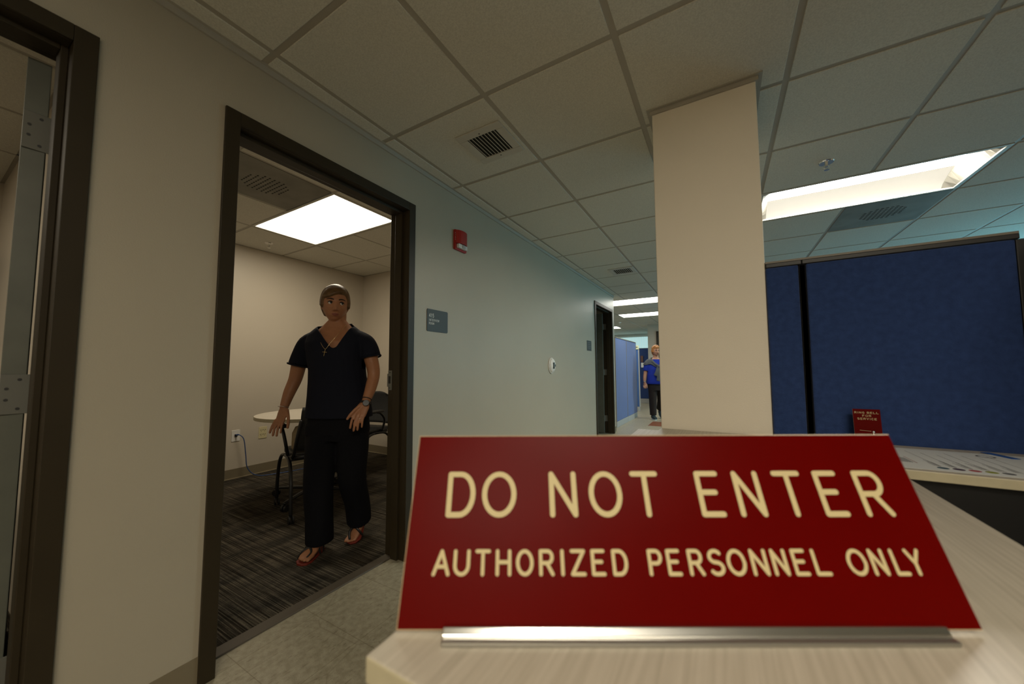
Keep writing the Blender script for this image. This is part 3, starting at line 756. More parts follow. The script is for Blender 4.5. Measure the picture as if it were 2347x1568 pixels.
partition('cubicle_partition', 'shaded blue side partition at right edge with black corner post', [((2.530, 1.14), (2.530, .10))], 1.545, 'fabric_d', 'black', t=.05, joint='black')
partition('cubicle_partition', 'light blue double panel partition along the hallway beyond the far door', [((-.075, 7.82), (-.09, 6.95)), ((-.09, 6.95), (-.10, 6.08))], 1.705, 'fabric', 'taupe', t=-.06, z0=.11)
partition('cubicle_partition', 'narrow blue partition end with a nameplate behind the hallway panels', [((-.60, 9.0), (-.245, 9.0))], 1.66, 'fabric', 'grey', t=.06, z0=.11)
o = bpy.data.objects.new('x', None); bpy.data.objects.remove(o)
bm = BM(); box(bm, -.33, -.235, 8.985, 8.999, 1.60, 1.70); o = obj('name_plate', bm, mat('pale_green_card', (.62, .66, .42), .5)); tag(o, 'pale green nameplate on top of the narrow hallway partition', 'nameplate')
bm = BM(); box(bm, -.31, -.26, 8.983, 8.9851, 1.64, 1.665); obj('name_print', bm, 'ink', o)
partition('cubicle_partition', 'dark blue partition crossing behind the copper-haired woman', [((-1.6, 11.2), (-.30, 11.2))], 1.745, 'fabric_d', 'black', t=.06, z0=.15)
bm = BM(); box(bm, -.61, -.53, 11.188, 11.197, 1.30, 1.50); o = obj('pinned_photo', bm, mat('photo_dark', (.12, .06, .05), .5)); tag(o, 'dark photo pinned to the dark blue far partition', 'photo')
bm = BM(); box(bm, -.60, -.52, 11.188, 11.197, 1.13, 1.28); o = obj('pinned_paper', bm, 'wpaper'); tag(o, 'white paper pinned below the photo on far partition', 'paper')
# other cubicle runs out in the open office
partition('cubicle_partition', 'blue partition deep in the open office behind the column', [((2.6, 7.6), (4.6, 7.6))], 1.5, 'fabric', 'grey')

# ---------------------------------------------------------------- interview room: outlets, cable, table, chairs
def outlet(name, y, z, m_, label, w, h, holes):
    t = thing(name, label, 'outlet', (-2.72, y, z)); t.rotation_euler = (PI/2, 0, PI/2)
    bm = BM(); prism(bm, rrect(w, h, .004), 0, .005); obj('wall_plate', bm, m_, t, bevel=.0015)
    bm = BM()
    for x, yy in holes: box(bm, x-.010, x-.006, yy-.006, yy+.006, .005, .0057); box(bm, x+.006, x+.010, yy-.006, yy+.006, .005, .0057); box(bm, x-.003, x+.003, yy-.016, yy-.011, .005, .0057)
    if holes: obj('socket', bm, 'black', t)
    return t
t = outlet('wall_outlet', 1.092, .435, 'white', 'white data outlet on interview room wall with blue plug', .037, .057, [])
bm = BM(); box(bm, -.012, .012, -.008, .016, .005, .012); obj('jack', bm, 'black', t)
outlet('wall_outlet', 1.342, .43, 'ivory', 'ivory power outlet on interview room wall near the table', .040, .062, [(-.016, .028), (.016, .028), (-.016, -.018), (.016, -.018)])
bm = BM()
tube(bm, [(-2.702, 1.09, .445), (-2.67, 1.10, .448), (-2.635, 1.13, .40), (-2.63, 1.15, .25), (-2.62, 1.17, .10), (-2.58, 1.25, .016), (-2.5, 1.42, .009), (-2.45, 1.62, .009), (-2.47, 1.85, .009), (-2.40, 2.05, .009), (-2.25, 2.2, .009)], .0045, 8, smooth=6)
tube(bm, [(-2.700, 1.09, .445), (-2.675, 1.097, .446)], .007, 8)
tag(obj('network_cable', bm, 'bluecable', smooth=True), 'blue network cable hanging from the white outlet onto the carpet', 'cable')
# round table
TC = (-1.50, 1.18)
t = thing('round_table', 'round pale laminate table behind the woman in black', 'table', (TC[0], TC[1], 0.004))
bm = BM(); cyl(bm, (0, 0, .698), .44, .028, 64); o = obj('tabletop', bm, ['lam', 'lamedge'], t, bevel=.003)
for p in o.data.polygons:
    if abs(p.normal.z) < .5: p.material_index = 1
bm = BM(); cyl(bm, (0, 0, .06), .032, .635, 20); cyl(bm, (0, 0, .685), .12, .012, 24); obj('pedestal', bm, 'blackmetal', t)
for k in range(4):
    a = math.radians(25+90*k); bm = BM(); dx, dy = math.cos(a), math.sin(a)
    tube(bm, [(0, 0, .085), (.18*dx, .18*dy, .078), (.34*dx, .34*dy, .066)], [(.014, .022), (.013, .018), (.011, .015)], 10); lg = obj('leg', bm, 'blackmetal', t, smooth=True)
    bm = BM(); cyl(bm, (.34*dx-.012*dy, .34*dy+.012*dx, .025), .001, .001, 6) if False else None
    q = Vector((.335*dx, .335*dy, .0)); n = Vector((-dy, dx, 0))
    for s in (-1, 1):
        L = [[q+n*(s*.013)+n*s*w_+Vector((.026*math.cos(2*PI*i/16)*dx, .026*math.cos(2*PI*i/16)*dy, .027+.026*math.sin(2*PI*i/16))) for i in range(16)] for w_ in (-.008, .008)]
        ring_loft(bm, L)
    obj('caster', bm, 'black', lg)
def chair(loc, rot, label):
    """nesting chair: faces local -y, black frame, casters, perforated back"""
    t = thing('office_chair', label, 'chair', loc, rot, None)
    bm = BM()
    L = []
    for (z, s) in ((.432, .94), (.440, 1), (.462, 1), (.472, .95)):
        L.append([Vector((x*s, y*s, z)) for x, y in rrect(.225, .22, .06)])
    ring_loft(bm, L); obj('seat', bm, 'black', t, smooth=True)
    # curved backrest shell with thickness
    bm = BM(); n = 14; mrow = 12
    def bp(i, j, off):
        a = -1+2*i/n; b = j/mrow
        wd = .215*(1-.10*b-.22*max(0, b-.75)*4*max(0, b-.75)); x = a*wd
        y = .225+.05*b-.045*(a*a)+.03*math.sin(b*PI)-.01
        return Vector((x, y+off, .50+.35*b - (.05*a*a if j == mrow else 0)))
    F = [[bm.verts.new(bp(i, j, 0)) for i in range(n+1)] for j in range(mrow+1)]; B = [[bm.verts.new(bp(i, j, .012)) for i in range(n+1)] for j in range(mrow+1)]
    for j in range(mrow):
        for i in range(n):
            bm.faces.new([F[j][i], F[j][i+1], F[j+1][i+1], F[j+1][i]]); bm.faces.new([B[j][i], B[j+1][i], B[j+1][i+1], B[j][i+1]])
    for j in range(mrow):
        bm.faces.new([F[j][0], F[j+1][0], B[j+1][0], B[j][0]]); bm.faces.new([F[j][n], B[j][n], B[j+1][n], F[j+1][n]])
    for i in range(n):
        bm.faces.new([F[0][i], B[0][i], B[0][i+1], F[0][i+1]]); bm.faces.new([F[mrow][i], F[mrow][i+1], B[mrow][i+1], B[mrow][i]])
    obj('backrest', bm, 'blacktex', t, smooth=True)
    for s in (-1, 1):
        bm = BM(); tube(bm, [(s*.235, -.08, .43), (s*.24, -.17, .41), (s*.245, -.23, .33), (s*.25, -.245, .2), (s*.25, -.25, .062)], .0125, 10, smooth=4); lf = obj('leg', bm, 'blackmetal', t, smooth=True)
        wheel(lf, s*.25, -.25)
        bm = BM(); tube(bm, [(s*.235, -.06, .43), (s*.238, .10, .41), (s*.245, .20, .30), (s*.25, .24, .15), (s*.25, .255, .062)], .0125, 10, smooth=4); lr = obj('leg', bm, 'blackmetal', t, smooth=True)
        wheel(lr, s*.25, .255)
        bm = BM(); tube(bm, [(s*.225, .05, .44), (s*.235, .20, .47), (s*.225, .25, .60), (s*.205, .26, .72)], .012, 10, smooth=4); obj('back_frame', bm, 'blackmetal', t, smooth=True)
        bm = BM(); tube(bm, [(s*.24, .04, .45), (s*.262, .05, .56), (s*.268, -.02, .635), (s*.268, -.08, .652)], .012, 10, smooth=4); ar = obj('arm_post', bm, 'blackmetal', t, smooth=True)
        bm = BM(); L = []
        for (z, k) in ((.650, .9), (.656, 1), (.668, 1), (.674, .86)): L.append([Vector((s*.268+x*k, -.10+y*k, z)) for x, y in rrect(.032, .115, .03)])
        ring_loft(bm, L); obj('arm_pad', bm, 'black', ar, smooth=True)
    bm = BM(); box(bm, -.235, .235, -.10, .14, .415, .436); obj('seat_frame', bm, 'blackmetal', t, bevel=.005)
    return t
def wheel(p, x, y):
    bm = BM()
    for s in (-1, 1): cyl(bm, (x+s*.012-.006, y+.012, .031), .027, .012, 18, 'x')
    cyl(bm, (x, y, .045), .010, .03, 10); obj('caster', bm, 'black', p, bevel=.003)
chair((-1.26, 1.09, .004), math.radians(-107), 'black armchair on casters at the left behind the woman')
chair((-1.80, 1.88, .004), math.radians(12), 'black mesh-back armchair at right against the doorjamb')
# tan bag
t = thing('tan_bag', 'small tan canvas bag on the seat of the left chair', 'bag', (-1.275, .985, .478), math.radians(25))
bm = BM(); L = []
for z, k in ((0, .9), (.012, 1), (.13, .98), (.175, .88), (.19, .5)): L.append([Vector((x*k, y*k*(1 if z < .15 else .6), z)) for x, y in rrect(.10, .06, .025)])
ring_loft(bm, L); obj('bag_body', bm, 'tan', t, smooth=True)
bm = BM(); tube(bm, [(-.05, 0, .172), (-.04, 0, .198), (.04, 0, .198), (.05, 0, .172)], .005, 8, smooth=5); obj('handle', bm, 'tan', t, smooth=True)
# things seen through the gap of the left edge door
t = thing('wall_screen', 'black screen edge seen through the gap of the left door', 'screen', (-2.70, -.44, 1.28))
bm = BM(); box(bm, -.008, .05, -1.2, 0, 0, .62); obj('screen_body', bm, 'black', t, bevel=.006)
bm = BM(); box(bm, .05, .051, -1.18, -.02, .02, .60); obj('screen_glass', bm, 'blackmetal', t)
t = thing('side_table', 'dark cluttered stand seen low through the left door gap', 'table', (-1.6, -.62, .004))
bm = BM(); box(bm, -.35, .35, -.5, .14, .56, .60); obj('table_top', bm, 'darkdoor', t, bevel=.004)
for x in (-.32, .32):
    for y in (-.47, .11): bm = BM(); box(bm, x-.02, x+.02, y-.02, y+.02, 0, .56); obj('leg', bm, 'blackmetal', t)
bm = BM(); tube(bm, [(-1.5, -.52, .62), (-1.47, -.50, .70), (-1.52, -.49, .76), (-1.48, -.53, .80), (-1.5, -.56, .62)], .012, 8, smooth=4)
tag(obj('coiled_cord', bm, 'black', smooth=True), 'black cord coiled on the stand behind the left door', 'cord')
bm = BM(); ball(bm, (0, 0, .03), .05, .04, .03, 14); o = obj('white_adapter', bm, 'white', loc=(-1.40, -.53, .606)); tag(o, 'small white adapter on the stand behind the left door', 'adapter')

# ================================================================= PEOPLE
def g_(v, c, s): return math.exp(-((v-c)/s)**2)
def head_pt(dx, dy, dz, H):
    """dx,dy,dz unit direction; face towards -y. Returns the skin point for a head scaled by H"""
    x, y, z = dx*.0745, dy*.094, dz*.114
    if dz < 0:
        k = (-dz)**1.6
        x *= 1-.30*k
        if y < 0: y *= 1-.06*k
        else: y *= 1-.42*k
    else:
        x *= 1+.04*math.sin(dz*PI)
    if dy < 0:
        fr = min(1, -dy*1.6)
        y *= 1-.06*(1-abs(dx))*0
        f = 0
        nz = z
        ramp_ = 0
        if -.042 < nz < .02: ramp_ = .027*((.02-nz)/.062)**1.2
        elif nz <= -.042: ramp_ = .027*math.exp(-((nz+.042)/.006)**2)
        sx = .0085+.004*max(0, min(1, (.02-nz)/.06))
        f += ramp_*g_(x, 0, sx)
        f += .008*(g_(x, .0135, .0055)+g_(x, -.0135, .0055))*g_(nz, -.041, .006)
        f -= .0085*(g_(x, .031, .015)+g_(x, -.031, .015))*g_(nz, .002, .011)
        f += .0035*(g_(x, .030, .022)+g_(x, -.030, .022))*g_(nz, .022, .008)
        f += .0045*(g_(x, .040, .018)+g_(x, -.040, .018))*g_(nz, -.024, .016)
        f += .0070*g_(x, 0, .021)*(g_(nz, -.0625, .0055)+1.05*g_(nz, -.0735, .0060))
        f -= .0035*g_(x, 0, .022)*g_(nz, -.068, .0022)
        f -= .002*g_(x, 0, .005)*g_(nz, -.053, .005)
        f -= .0025*g_(x, 0, .02)*g_(nz, -.084, .005)
        f += .0095*g_(x, 0, .022)*g_(nz, -.099, .013)
        y -= f*fr
    return Vector((x, y, z))*H
def head_mesh(bm, H, T, hair=None, fn=None, nu=96, nv=80):
    L = []
    for j in range(1, nv):
        th = PI*j/nv; ring = []
        for i in range(nu):
            ph = 2*PI*i/nu
            dv = (math.sin(th)*math.cos(ph), math.sin(th)*math.sin(ph), -math.cos(th))
            p = head_pt(*dv, H)
            if fn: p = fn(p, dv)
            ring.append(T @ p)
        L.append(ring)
    ring_loft(bm, L)
def sstep(a, b, x):
    t = max(0, min(1, (x-a)/(b-a))); return t*t*(3-2*t)
def eye_parts(parent, T, H, mats=('eyew', 'iris', 'brow'), glance=0):
    for s in (-1, 1):
        q = head_pt(s*.36, -.93, .02, 1)
        c = Vector((s*.0315, -.0770, .002))*H
        bm = BM(); ball(bm, (0, 0, 0), .0118*H, seg=16)
        bmesh.ops.transform(bm, matrix=T @ Matrix.Translation(c), verts=bm.verts); e = obj('eye', bm, mats[0], parent, smooth=True)
        dirv = Vector((math.sin(glance), -math.cos(glance), .02)).normalized()
        bm = BM(); ball(bm, (0, 0, 0), .0070*H, .0034*H, .0070*H, seg=14)
        bmesh.ops.transform(bm, matrix=T @ Matrix.Translation(c+dirv*.0100*H), verts=bm.verts); obj('iris', bm, mats[1], e, smooth=True)
        # upper lid line and lashes
        bm = BM(); pts = []
        for i in range(7):
            a = -1+i/3; x = c.x/H+a*.0150; pts.append(T @ (Vector((x, -.0915+.010*a*a+.0035*abs(a), .0088-.006*a*a))*H))
        tube(bm, pts, [.0012, .0028, .0036, .0038, .0036, .0028, .0014], 8); obj('upper_eyelid', bm, mats[2], parent, smooth=True)
        bm = BM(); pts = []
        for i in range(7):
            a = -1+i/3; x = s*.034+a*.019*s
            zz = .0225+.0045*(1-(a-.25)**2)-.002*a
            yy = -.0935+.018*(abs(x)/.05)**2.2
            pts.append(T @ (Vector((x, yy, zz))*H))
        tube(bm, pts, [(.0030*H, .0022*H), (.0042*H, .0025*H), (.0042*H, .0025*H), (.0038*H, .0024*H), (.0030*H, .0022*H), (.0022*H, .002*H), (.0010*H, .001*H)], 8, ref=(0, 0, 1)); obj('eyebrow', bm, mats[2], parent, smooth=True)
def ellipse_ring(cx, cy, z, rx, ry, n=28, p=2.3, tilt=0):
    out = []
    for k in range(n):
        a = 2*PI*k/n; c, s = math.cos(a), math.sin(a)
        q = (abs(c)**p+abs(s)**p)**(-1/p)
        out.append(Vector((cx+rx*q*c, cy+ry*q*s, z+tilt*rx*q*c)))
    return out
def torso(bm, rows, n=28):
    ring_loft(bm, [ellipse_ring(cx, cy, z, rx, ry, n) for z, cx, cy, rx, ry in rows])
def hand(bm, wrist, palm_end, width_dir, fingers, thumb, r=.0086, pw=.041, pt=.014):
    """palm plus five fingers; fingers: chains of points from knuckle to tip"""
    wv = Vector(width_dir).normalized()
    tube(bm, [wrist, Vector(wrist).lerp(Vector(palm_end), .35), palm_end], [(.024, .017), (pw*.92, pt), (pw, pt*.85)], 14, ref=wv)
    for f, k in zip(fingers, (1, 1.03, 1, .88)):
        n = len(f); tube(bm, f, [r*k*1.08]+[r*k*(1-.09*i) for i in range(1, n)], 10)
    tube(bm, thumb, [r*1.45]+[r*1.12]*(len(thumb)-2)+[r*.9], 10)

# ---------------- woman in black (local frame: +x picture right, -y towards the camera)
A1 = .5202
O1 = Vector((-.515, .72, .004))
wm = thing('person', 'person in black blouse and wide black trousers walking out of the doorway', 'person', O1, A1)
HC = Vector((-.018, -.010, 1.521)); HS = 1.015
HT = Matrix.Translation(HC) @ Matrix.Rotation(math.radians(30), 4, 'Z') @ Matrix.Rotation(math.radians(2), 4, 'X') @ Matrix.Rotation(math.radians(2), 4, 'Y')
bm = BM()
head_mesh(bm, HS, HT)
for s in (-1, 1):
    rt = Matrix.Rotation(s*.25, 4, 'Z')
    b2 = BM(); ball(b2, (0, 0, 0), .0075, .017, .030, 14); 
    bmesh.ops.transform(b2, matrix=HT @ Matrix.Translation((s*.0735, .008, -.008)) @ rt @ Matrix.Rotation(-.2, 4, 'X'), verts=b2.verts)
    me_ = bpy.data.meshes.new('t'); b2.to_mesh(me_); b2.free(); bm.from_mesh(me_); bpy.data.meshes.remove(me_)
tube(bm, [(-.014, .026, 1.50), (-.014, .020, 1.42), (-.014, .018, 1.355)], [(.050, .052), (.052, .050), (.078, .060)], 20, ref=(1, 0, 0), smooth=3)
torso(bm, [(.82, .01, .01, .155, .105), (.95, .01, .005, .145, .10), (1.05, .01, 0, .135, .095), (1.18, -.005, -.005, .150, .105), (1.28, -.012, -.002, .168, .095), (1.33, -.014, .008, .150, .072), (1.372, -.014, .014, .100, .058), (1.42, -.014, .018, .055, .05)])
# right arm (picture left)
tube(bm, [(-.150, .012, 1.312), (-.198, .005, 1.262), (-.235, -.01, 1.15), (-.262, -.005, 1.045), (-.282, -.03, .96), (-.295, -.058, .868)], [.042, .046, .044, .039, .034, .0235], 18, smooth=4)
hand(bm, (-.295, -.058, .868), (-.303, -.075, .790), (.92, -.35, 0),
     [[(-.333, -.074, .792), (-.345, -.088, .755), (-.348, -.100, .722)], [(-.316, -.078, .788), (-.326, -.094, .745), (-.325, -.106, .706)],
      [(-.297, -.082, .788), (-.302, -.098, .745), (-.300, -.110, .704)], [(-.279, -.084, .792), (-.280, -.098, .758), (-.279, -.106, .722)]],
     [(-.272, -.064, .852), (-.249, -.085, .815), (-.238, -.100, .780), (-.236, -.108, .752)])
# left arm (picture right)
tube(bm, [(.132, .012, 1.312), (.184, .005, 1.265), (.220, -.005, 1.17), (.238, -.002, 1.075), (.238, -.045, .985), (.231, -.098, .905)], [.042, .046, .043, .038, .034, .0240], 18, smooth=4)
hand(bm, (.231, -.098, .905), (.210, -.135, .832), (.97, -.05, -.2),
     [[(.185, -.138, .838), (.174, -.156, .800), (.168, -.160, .757)], [(.203, -.141, .832), (.195, -.160, .790), (.190, -.163, .742)],
      [(.222, -.140, .828), (.215, -.158, .788), (.211, -.160, .746)], [(.238, -.136, .830), (.235, -.150, .795), (.233, -.152, .761)]],
     [(.208, -.120, .885), (.182, -.142, .858), (.164, -.158, .832), (.151, -.164, .810)])
# lower legs and feet
tube(bm, [(-.075, -.02, .72), (-.068, -.035, .42), (-.052, -.06, .12), (-.050, -.060, .085)], [.075, .052, .034, .036], 16, smooth=3)
tube(bm, [(-.052, -.045, .060), (-.054, -.09, .055), (-.058, -.14, .038), (-.062, -.175, .028)], [(.036, .032), (.036, .034), (.020, .041), (.012, .042)], 16, ref=(0, 0, 1), smooth=3)
for i, (x, l, rad) in enumerate(((-.030, .205, .0115), (-.049, .208, .0085), (-.064, .203, .008), (-.078, .196, .0075), (-.091, .186, .007))):
    tube(bm, [(x+.002, -.165, .030), (x-.002, -l+.01, .027), (x-.003, -l, .024)], [rad, rad, rad*.9], 8)
tube(bm, [(.085, .01, .72), (.100, .02, .42), (.124, .135, .17), (.124, .140, .135)], [.075, .052, .034, .036], 16, smooth=3)
tube(bm, [(.125, .150, .122), (.120, .120, .105), (.108, .082, .055), (.098, .055, .030)], [(.032, .032), (.034, .034), (.020, .040), (.013, .041)], 16, ref=(0, .5, .8), smooth=3)
for i, (x, l, rad) in enumerate(((.072, .030, .0115), (.088, .024, .0085), (.101, .026, .008), (.114, .032, .0075), (.126, .040, .007))):
    tube(bm, [(x+.002, .062, .032), (x, l+.008, .024), (x-.001, l-.002, .022)], [rad, rad, rad*.9], 8)
me = remeshed(bm, .0042, 3)
HTi = HT.inverted()
body = obj('body', me, ['skin', 'lip', 'nail'], wm, smooth=True)
for p in me.polygons:
    q = HTi @ p.center
    if q.length < .14*1.2:
        x, y, z = q/HS
        if y < -.07 and abs(x) < .022 and abs(z+.068) < .0085*(1-(x/.023)**2)+.0005: p.material_index = 1
def hair_fn(style):
    def fn(p, dv):
        x, y, z = p/1.0
        dx, dy, dz = dv
        if style == 1:
            # side-swept fringe: the hairline falls from picture right (high part) to picture left temple
            line = .058 - .030*sstep(.02, -.06, x) + .000*x
            front = sstep(line-.004, line+.010, z)
            side = sstep(-.022, -.008, z)*sstep(-.052, -.030, y + .012*sstep(0, .06, z))
            sideburn = sstep(-.035, -.015, z)*sstep(-.040, -.022, y)*sstep(.02, -.012, y)
            back = sstep(-.085, -.065, z)*sstep(.012, .032, y)
            mk = max(front, side, back, sideburn)
            vol = .0125+.006*sstep(.03, .09, z)
            groove = .0016*math.sin(52*(x*1.0+.5*z)+9*math.sin(22*y+3*x))
            off = -.007+mk*(.007+vol+groove)
        else:
            line = .050+.006*math.sin(90*x)
            front = sstep(line-.004, line+.012, z)
            side = sstep(-.035, -.02, z)*sstep(-.045, -.025, y)
            back = sstep(-.085, -.065, z)*sstep(.010, .032, y)
            mk = max(front, side, back)
            curl = .0045*math.sin(130*x+3)*math.sin(120*z)+.004*math.sin(140*y)
            off = -.008+mk*(.008+.020+.008*sstep(.02, .09, z)+curl)
        n = Vector((dx/.9, dy, dz*.9)).normalized()
        return p+n*off
    return fn
bm = BM(); head_mesh(bm, HS, HT, fn=hair_fn(1), nu=128, nv=96); obj('hair', bm, 'hair1', wm, smooth=True)
eye_parts(wm, HT, HS, glance=.35)
# blouse
bm = BM()
torso(bm, [(.80, .020, .008, .205, .135), (.84, .020, .008, .202, .134), (.93, .016, .005, .190, .128), (1.02, .010, 0, .178, .122), (1.10, .006, -.003, .172, .124), (1.19, -.002, -.008, .176, .130), (1.27, -.010, -.004, .188, .114), (1.325, -.014, .008, .180, .092), (1.362, -.014, .012, .142, .080), (1.395, -.014, .014, .098, .070), (1.41, -.014, .014, .080, .064)])
tube(bm, [(-.130, .012, 1.318), (-.196, .005, 1.272), (-.224, -.008, 1.20), (-.240, -.012, 1.135)], [(.046, .052), (.056, .058), (.056, .058), (.060, .062)], 20, smooth=4, round_ends=False)
tube(bm, [(.110, .012, 1.318), (.176, .005, 1.278), (.206, -.004, 1.235), (.220, -.006, 1.185)], [(.046, .052), (.056, .058), (.057, .058), (.060, .062)], 20, smooth=4, round_ends=False)
me = remeshed(bm, .006, 5)
b2 = BM(); b2.from_mesh(me)
def cut(bmx, test):
    dl = [f for f in bmx.faces if test(f.calc_center_median())]
    bmesh.ops.delete(bmx, geom=dl, context='FACES')
def neckline(p):
    x, y, z = p
    if y > .03: return z > 1.405
    # V from the shoulders to the low point at (.045, 1.235)
    if z < 1.232: return False
    a = (z-1.232)
    lx = .030-.165*min(1, a/.165)**1.05+ (-.004); rx_ = .052+.055*min(1, a/.165)
    k = sstep(-.02, .02, y)
    return (lx < x < rx_) and (y < -.01 or z > 1.37)
cut(b2, lambda p: neckline(p) or (p.z < .803 and abs(p.x) < .3))
cut(b2, lambda p: (p.x < -.17 and (p-Vector((-.240, -.012, 1.135))).dot(Vector((-.22, -.05, -.97))) > -.004 and p.z > 1.0 and p.z < 1.2 and (Vector((p.x, p.y))-Vector((-.240, -.012))).length < .055))
cut(b2, lambda p: (p.x > .16 and (p-Vector((.220, -.006, 1.185))).dot(Vector((.23, -.05, -.97))) > -.004 and p.z > 1.1 and p.z < 1.25 and (Vector((p.x, p.y))-Vector((.220, -.006))).length < .055))
def fair_edges(bmx, it=25):
    ed = [e for e in bmx.edges if e.is_boundary]; nb = {}
    for e in ed:
        a, b = e.verts; nb.setdefault(a, []).append(b); nb.setdefault(b, []).append(a)
    for _ in range(it):
        new = {v: v.co*.4+(l[0].co+l[1].co)*.3 for v, l in nb.items() if len(l) == 2}
        for v, c in new.items(): v.co = c
lv = [v for v in b2.verts if not v.link_faces]; bmesh.ops.delete(b2, geom=lv, context='VERTS')
fair_edges(b2)
o = obj('blouse', b2, 'blouse', wm, smooth=True)
q = o.modifiers.new('t', 'SOLIDIFY'); q.thickness = .003; q.offset = -1
for s, c, d_ in ((-1, (-.241, -.012, 1.132), (-.22, -.05, -.97)), (1, (.221, -.006, 1.182), (.23, -.05, -.97))):
    bm = BM(); n = Vector(d_).normalized(); a = n.orthogonal().normalized(); b = n.cross(a); c = Vector(c)
    tube(bm, [c+(a*math.cos(k*PI/9)+b*math.sin(k*PI/9))*(.0595+.002*math.sin(k*1.7)) for k in range(19)], .006, 8); obj('sleeve_cuff', bm, 'blouse', wm, smooth=True)
# undershirt line at the V
# trousers
bm = BM()
torso(bm, [(.66, .012, .02, .178, .115), (.72, .014, .018, .192, .122), (.80, .014, .012, .186, .120), (.90, .012, .006, .165, .108), (.94, .010, .004, .155, .1)])
tube(bm, [(-.080, -.0, .76), (-.078, -.015, .60), (-.072, -.035, .42), (-.052, -.055, .22), (-.048, -.062, .060)], [(.098, .105), (.096, .098), (.088, .086), (.076, .080), (.074, .085)], 24, smooth=5, ref=(1, 0, 0), round_ends=False)
tube(bm, [(.105, .01, .76), (.108, .015, .60), (.108, .025, .42), (.112, .095, .24), (.108, .128, .105)], [(.098, .105), (.092, .098), (.084, .086), (.076, .080), (.072, .080)], 24, smooth=5, ref=(1, 0, 0), round_ends=False)
me = remeshed(bm, .007, 5)
for v in me.vertices:
    x, y, z = v.co
    if z < .7: v.co += Vector((.004*math.sin(38*x+9*z+1), .006*math.sin(44*x-7*z), 0))
obj('trousers', me, 'trousers', wm, smooth=True)
# sandals
def foot_outline(k=1): return [(-.000, .045), (.026, .03), (.034, -.02), (.040, -.08), (.044, -.12), (.034, -.152), (.008, -.162), (-.022, -.155), (-.044, -.13), (-.046, -.09), (-.036, -.02), (-.026, .03)]
def sandal(parent, T, flip):
    bm = BM(); pts = [(x*(-1 if flip else 1)*1.02, y*1.03) for x, y in foot_outline()]
    prism(bm, pts, 0, .013); bmesh.ops.transform(bm, matrix=T, verts=bm.verts); s = obj('sandal_sole', bm, 'sole', parent, bevel=.003)
    for ps_ in ([(-.046, -.045, .016), (-.040, -.060, .055), (.0, -.082, .066), (.024, -.105, .050), (.020, -.135, .036), (.014, -.150, .018)], [(.046, -.050, .016), (.036, -.060, .056), (.0, -.082, .067), (-.034, -.105, .048), (-.050, -.112, .016)], [(-.046, -.02, .018), (-.042, -.02, .062), (.0, -.035, .088), (.042, -.02, .062), (.046, -.02, .018)]):
        bm = BM(); tube(bm, [(x*(-1 if flip else 1), y, z) for x, y, z in ps_], [(.0065, .0030)]*len(ps_), 8, smooth=4, ref=(0, 1, 0)); bmesh.ops.transform(bm, matrix=T, verts=bm.verts); obj('sandal_strap', bm, 'black', s, smooth=True)
sandal(wm, Matrix.Translation((-.057, -.055, -.002)) @ Matrix.Rotation(math.radians(-4), 4, 'Z'), False)
sandal(wm, Matrix.Translation((.103, .194, .0)) @ Matrix.Rotation(math.radians(3), 4, 'Z') @ Matrix.Translation((0, -.162, 0)) @ Matrix.Rotation(math.radians(36), 4, 'X') @ Matrix.Translation((0, .162, 0)), True)
# jewellery
bm = BM(); tube(bm, [(-.092, -.03, 1.375), (-.070, -.085, 1.30), (-.040, -.122, 1.262), (-.004, -.140, 1.228), (.02, -.134, 1.262), (.055, -.110, 1.32), (.075, -.050, 1.385)], .0011, 6, smooth=4); nk = obj('necklace', bm, 'gold', wm, smooth=True)
bm = BM(); a = Vector((-.003, -.142, 1.226)); dn = Vector((-.008, 0, -.040)); tube(bm, [a, a+dn], .0016, 6); c = a+dn*.42; tube(bm, [c+Vector((-.013, 0, .001)), c+Vector((.013, 0, -.002))], .0016, 6); obj('cross_pendant', bm, 'gold', nk)
def band(parent, name, c, n, rad, wd, mt, k=1.0):
    bm = BM(); n = Vector(n).normalized(); a = n.orthogonal().normalized(); b = n.cross(a); c = Vector(c)
    tube(bm, [c+a*rad*k*math.cos(i*PI/12)+b*rad*math.sin(i*PI/12) for i in range(25)], wd, 8); return obj(name, bm, mt, parent, smooth=True)
band(wm, 'bracelet', (-.297, -.060, .872), (-.1, -.28, -.95), .030, .0014, 'silver')
wb = band(wm, 'watch_strap', (.230, -.102, .899), (-.1, -.45, -.88), .0255, .0060, 'black')
bm = BM(); cyl(bm, (0, 0, 0), .019, .009, 24); bmesh.ops.transform(bm, matrix=Matrix.Translation((.244, -.126, .900)) @ Vector((.35, -.92, .3)).to_track_quat('Z', 'Y').to_matrix().to_4x4(), verts=bm.verts); wc = obj('watch_case', bm, 'blackmetal', wb, bevel=.002)
band(wm, 'bangle', (.233, -.090, .922), (-.1, -.45, -.88), .0285, .0022, 'black')
band(wm, 'ring', (.219, -.150, .806), (-.2, -.4, -.9), .0088, .0012, 'silver')

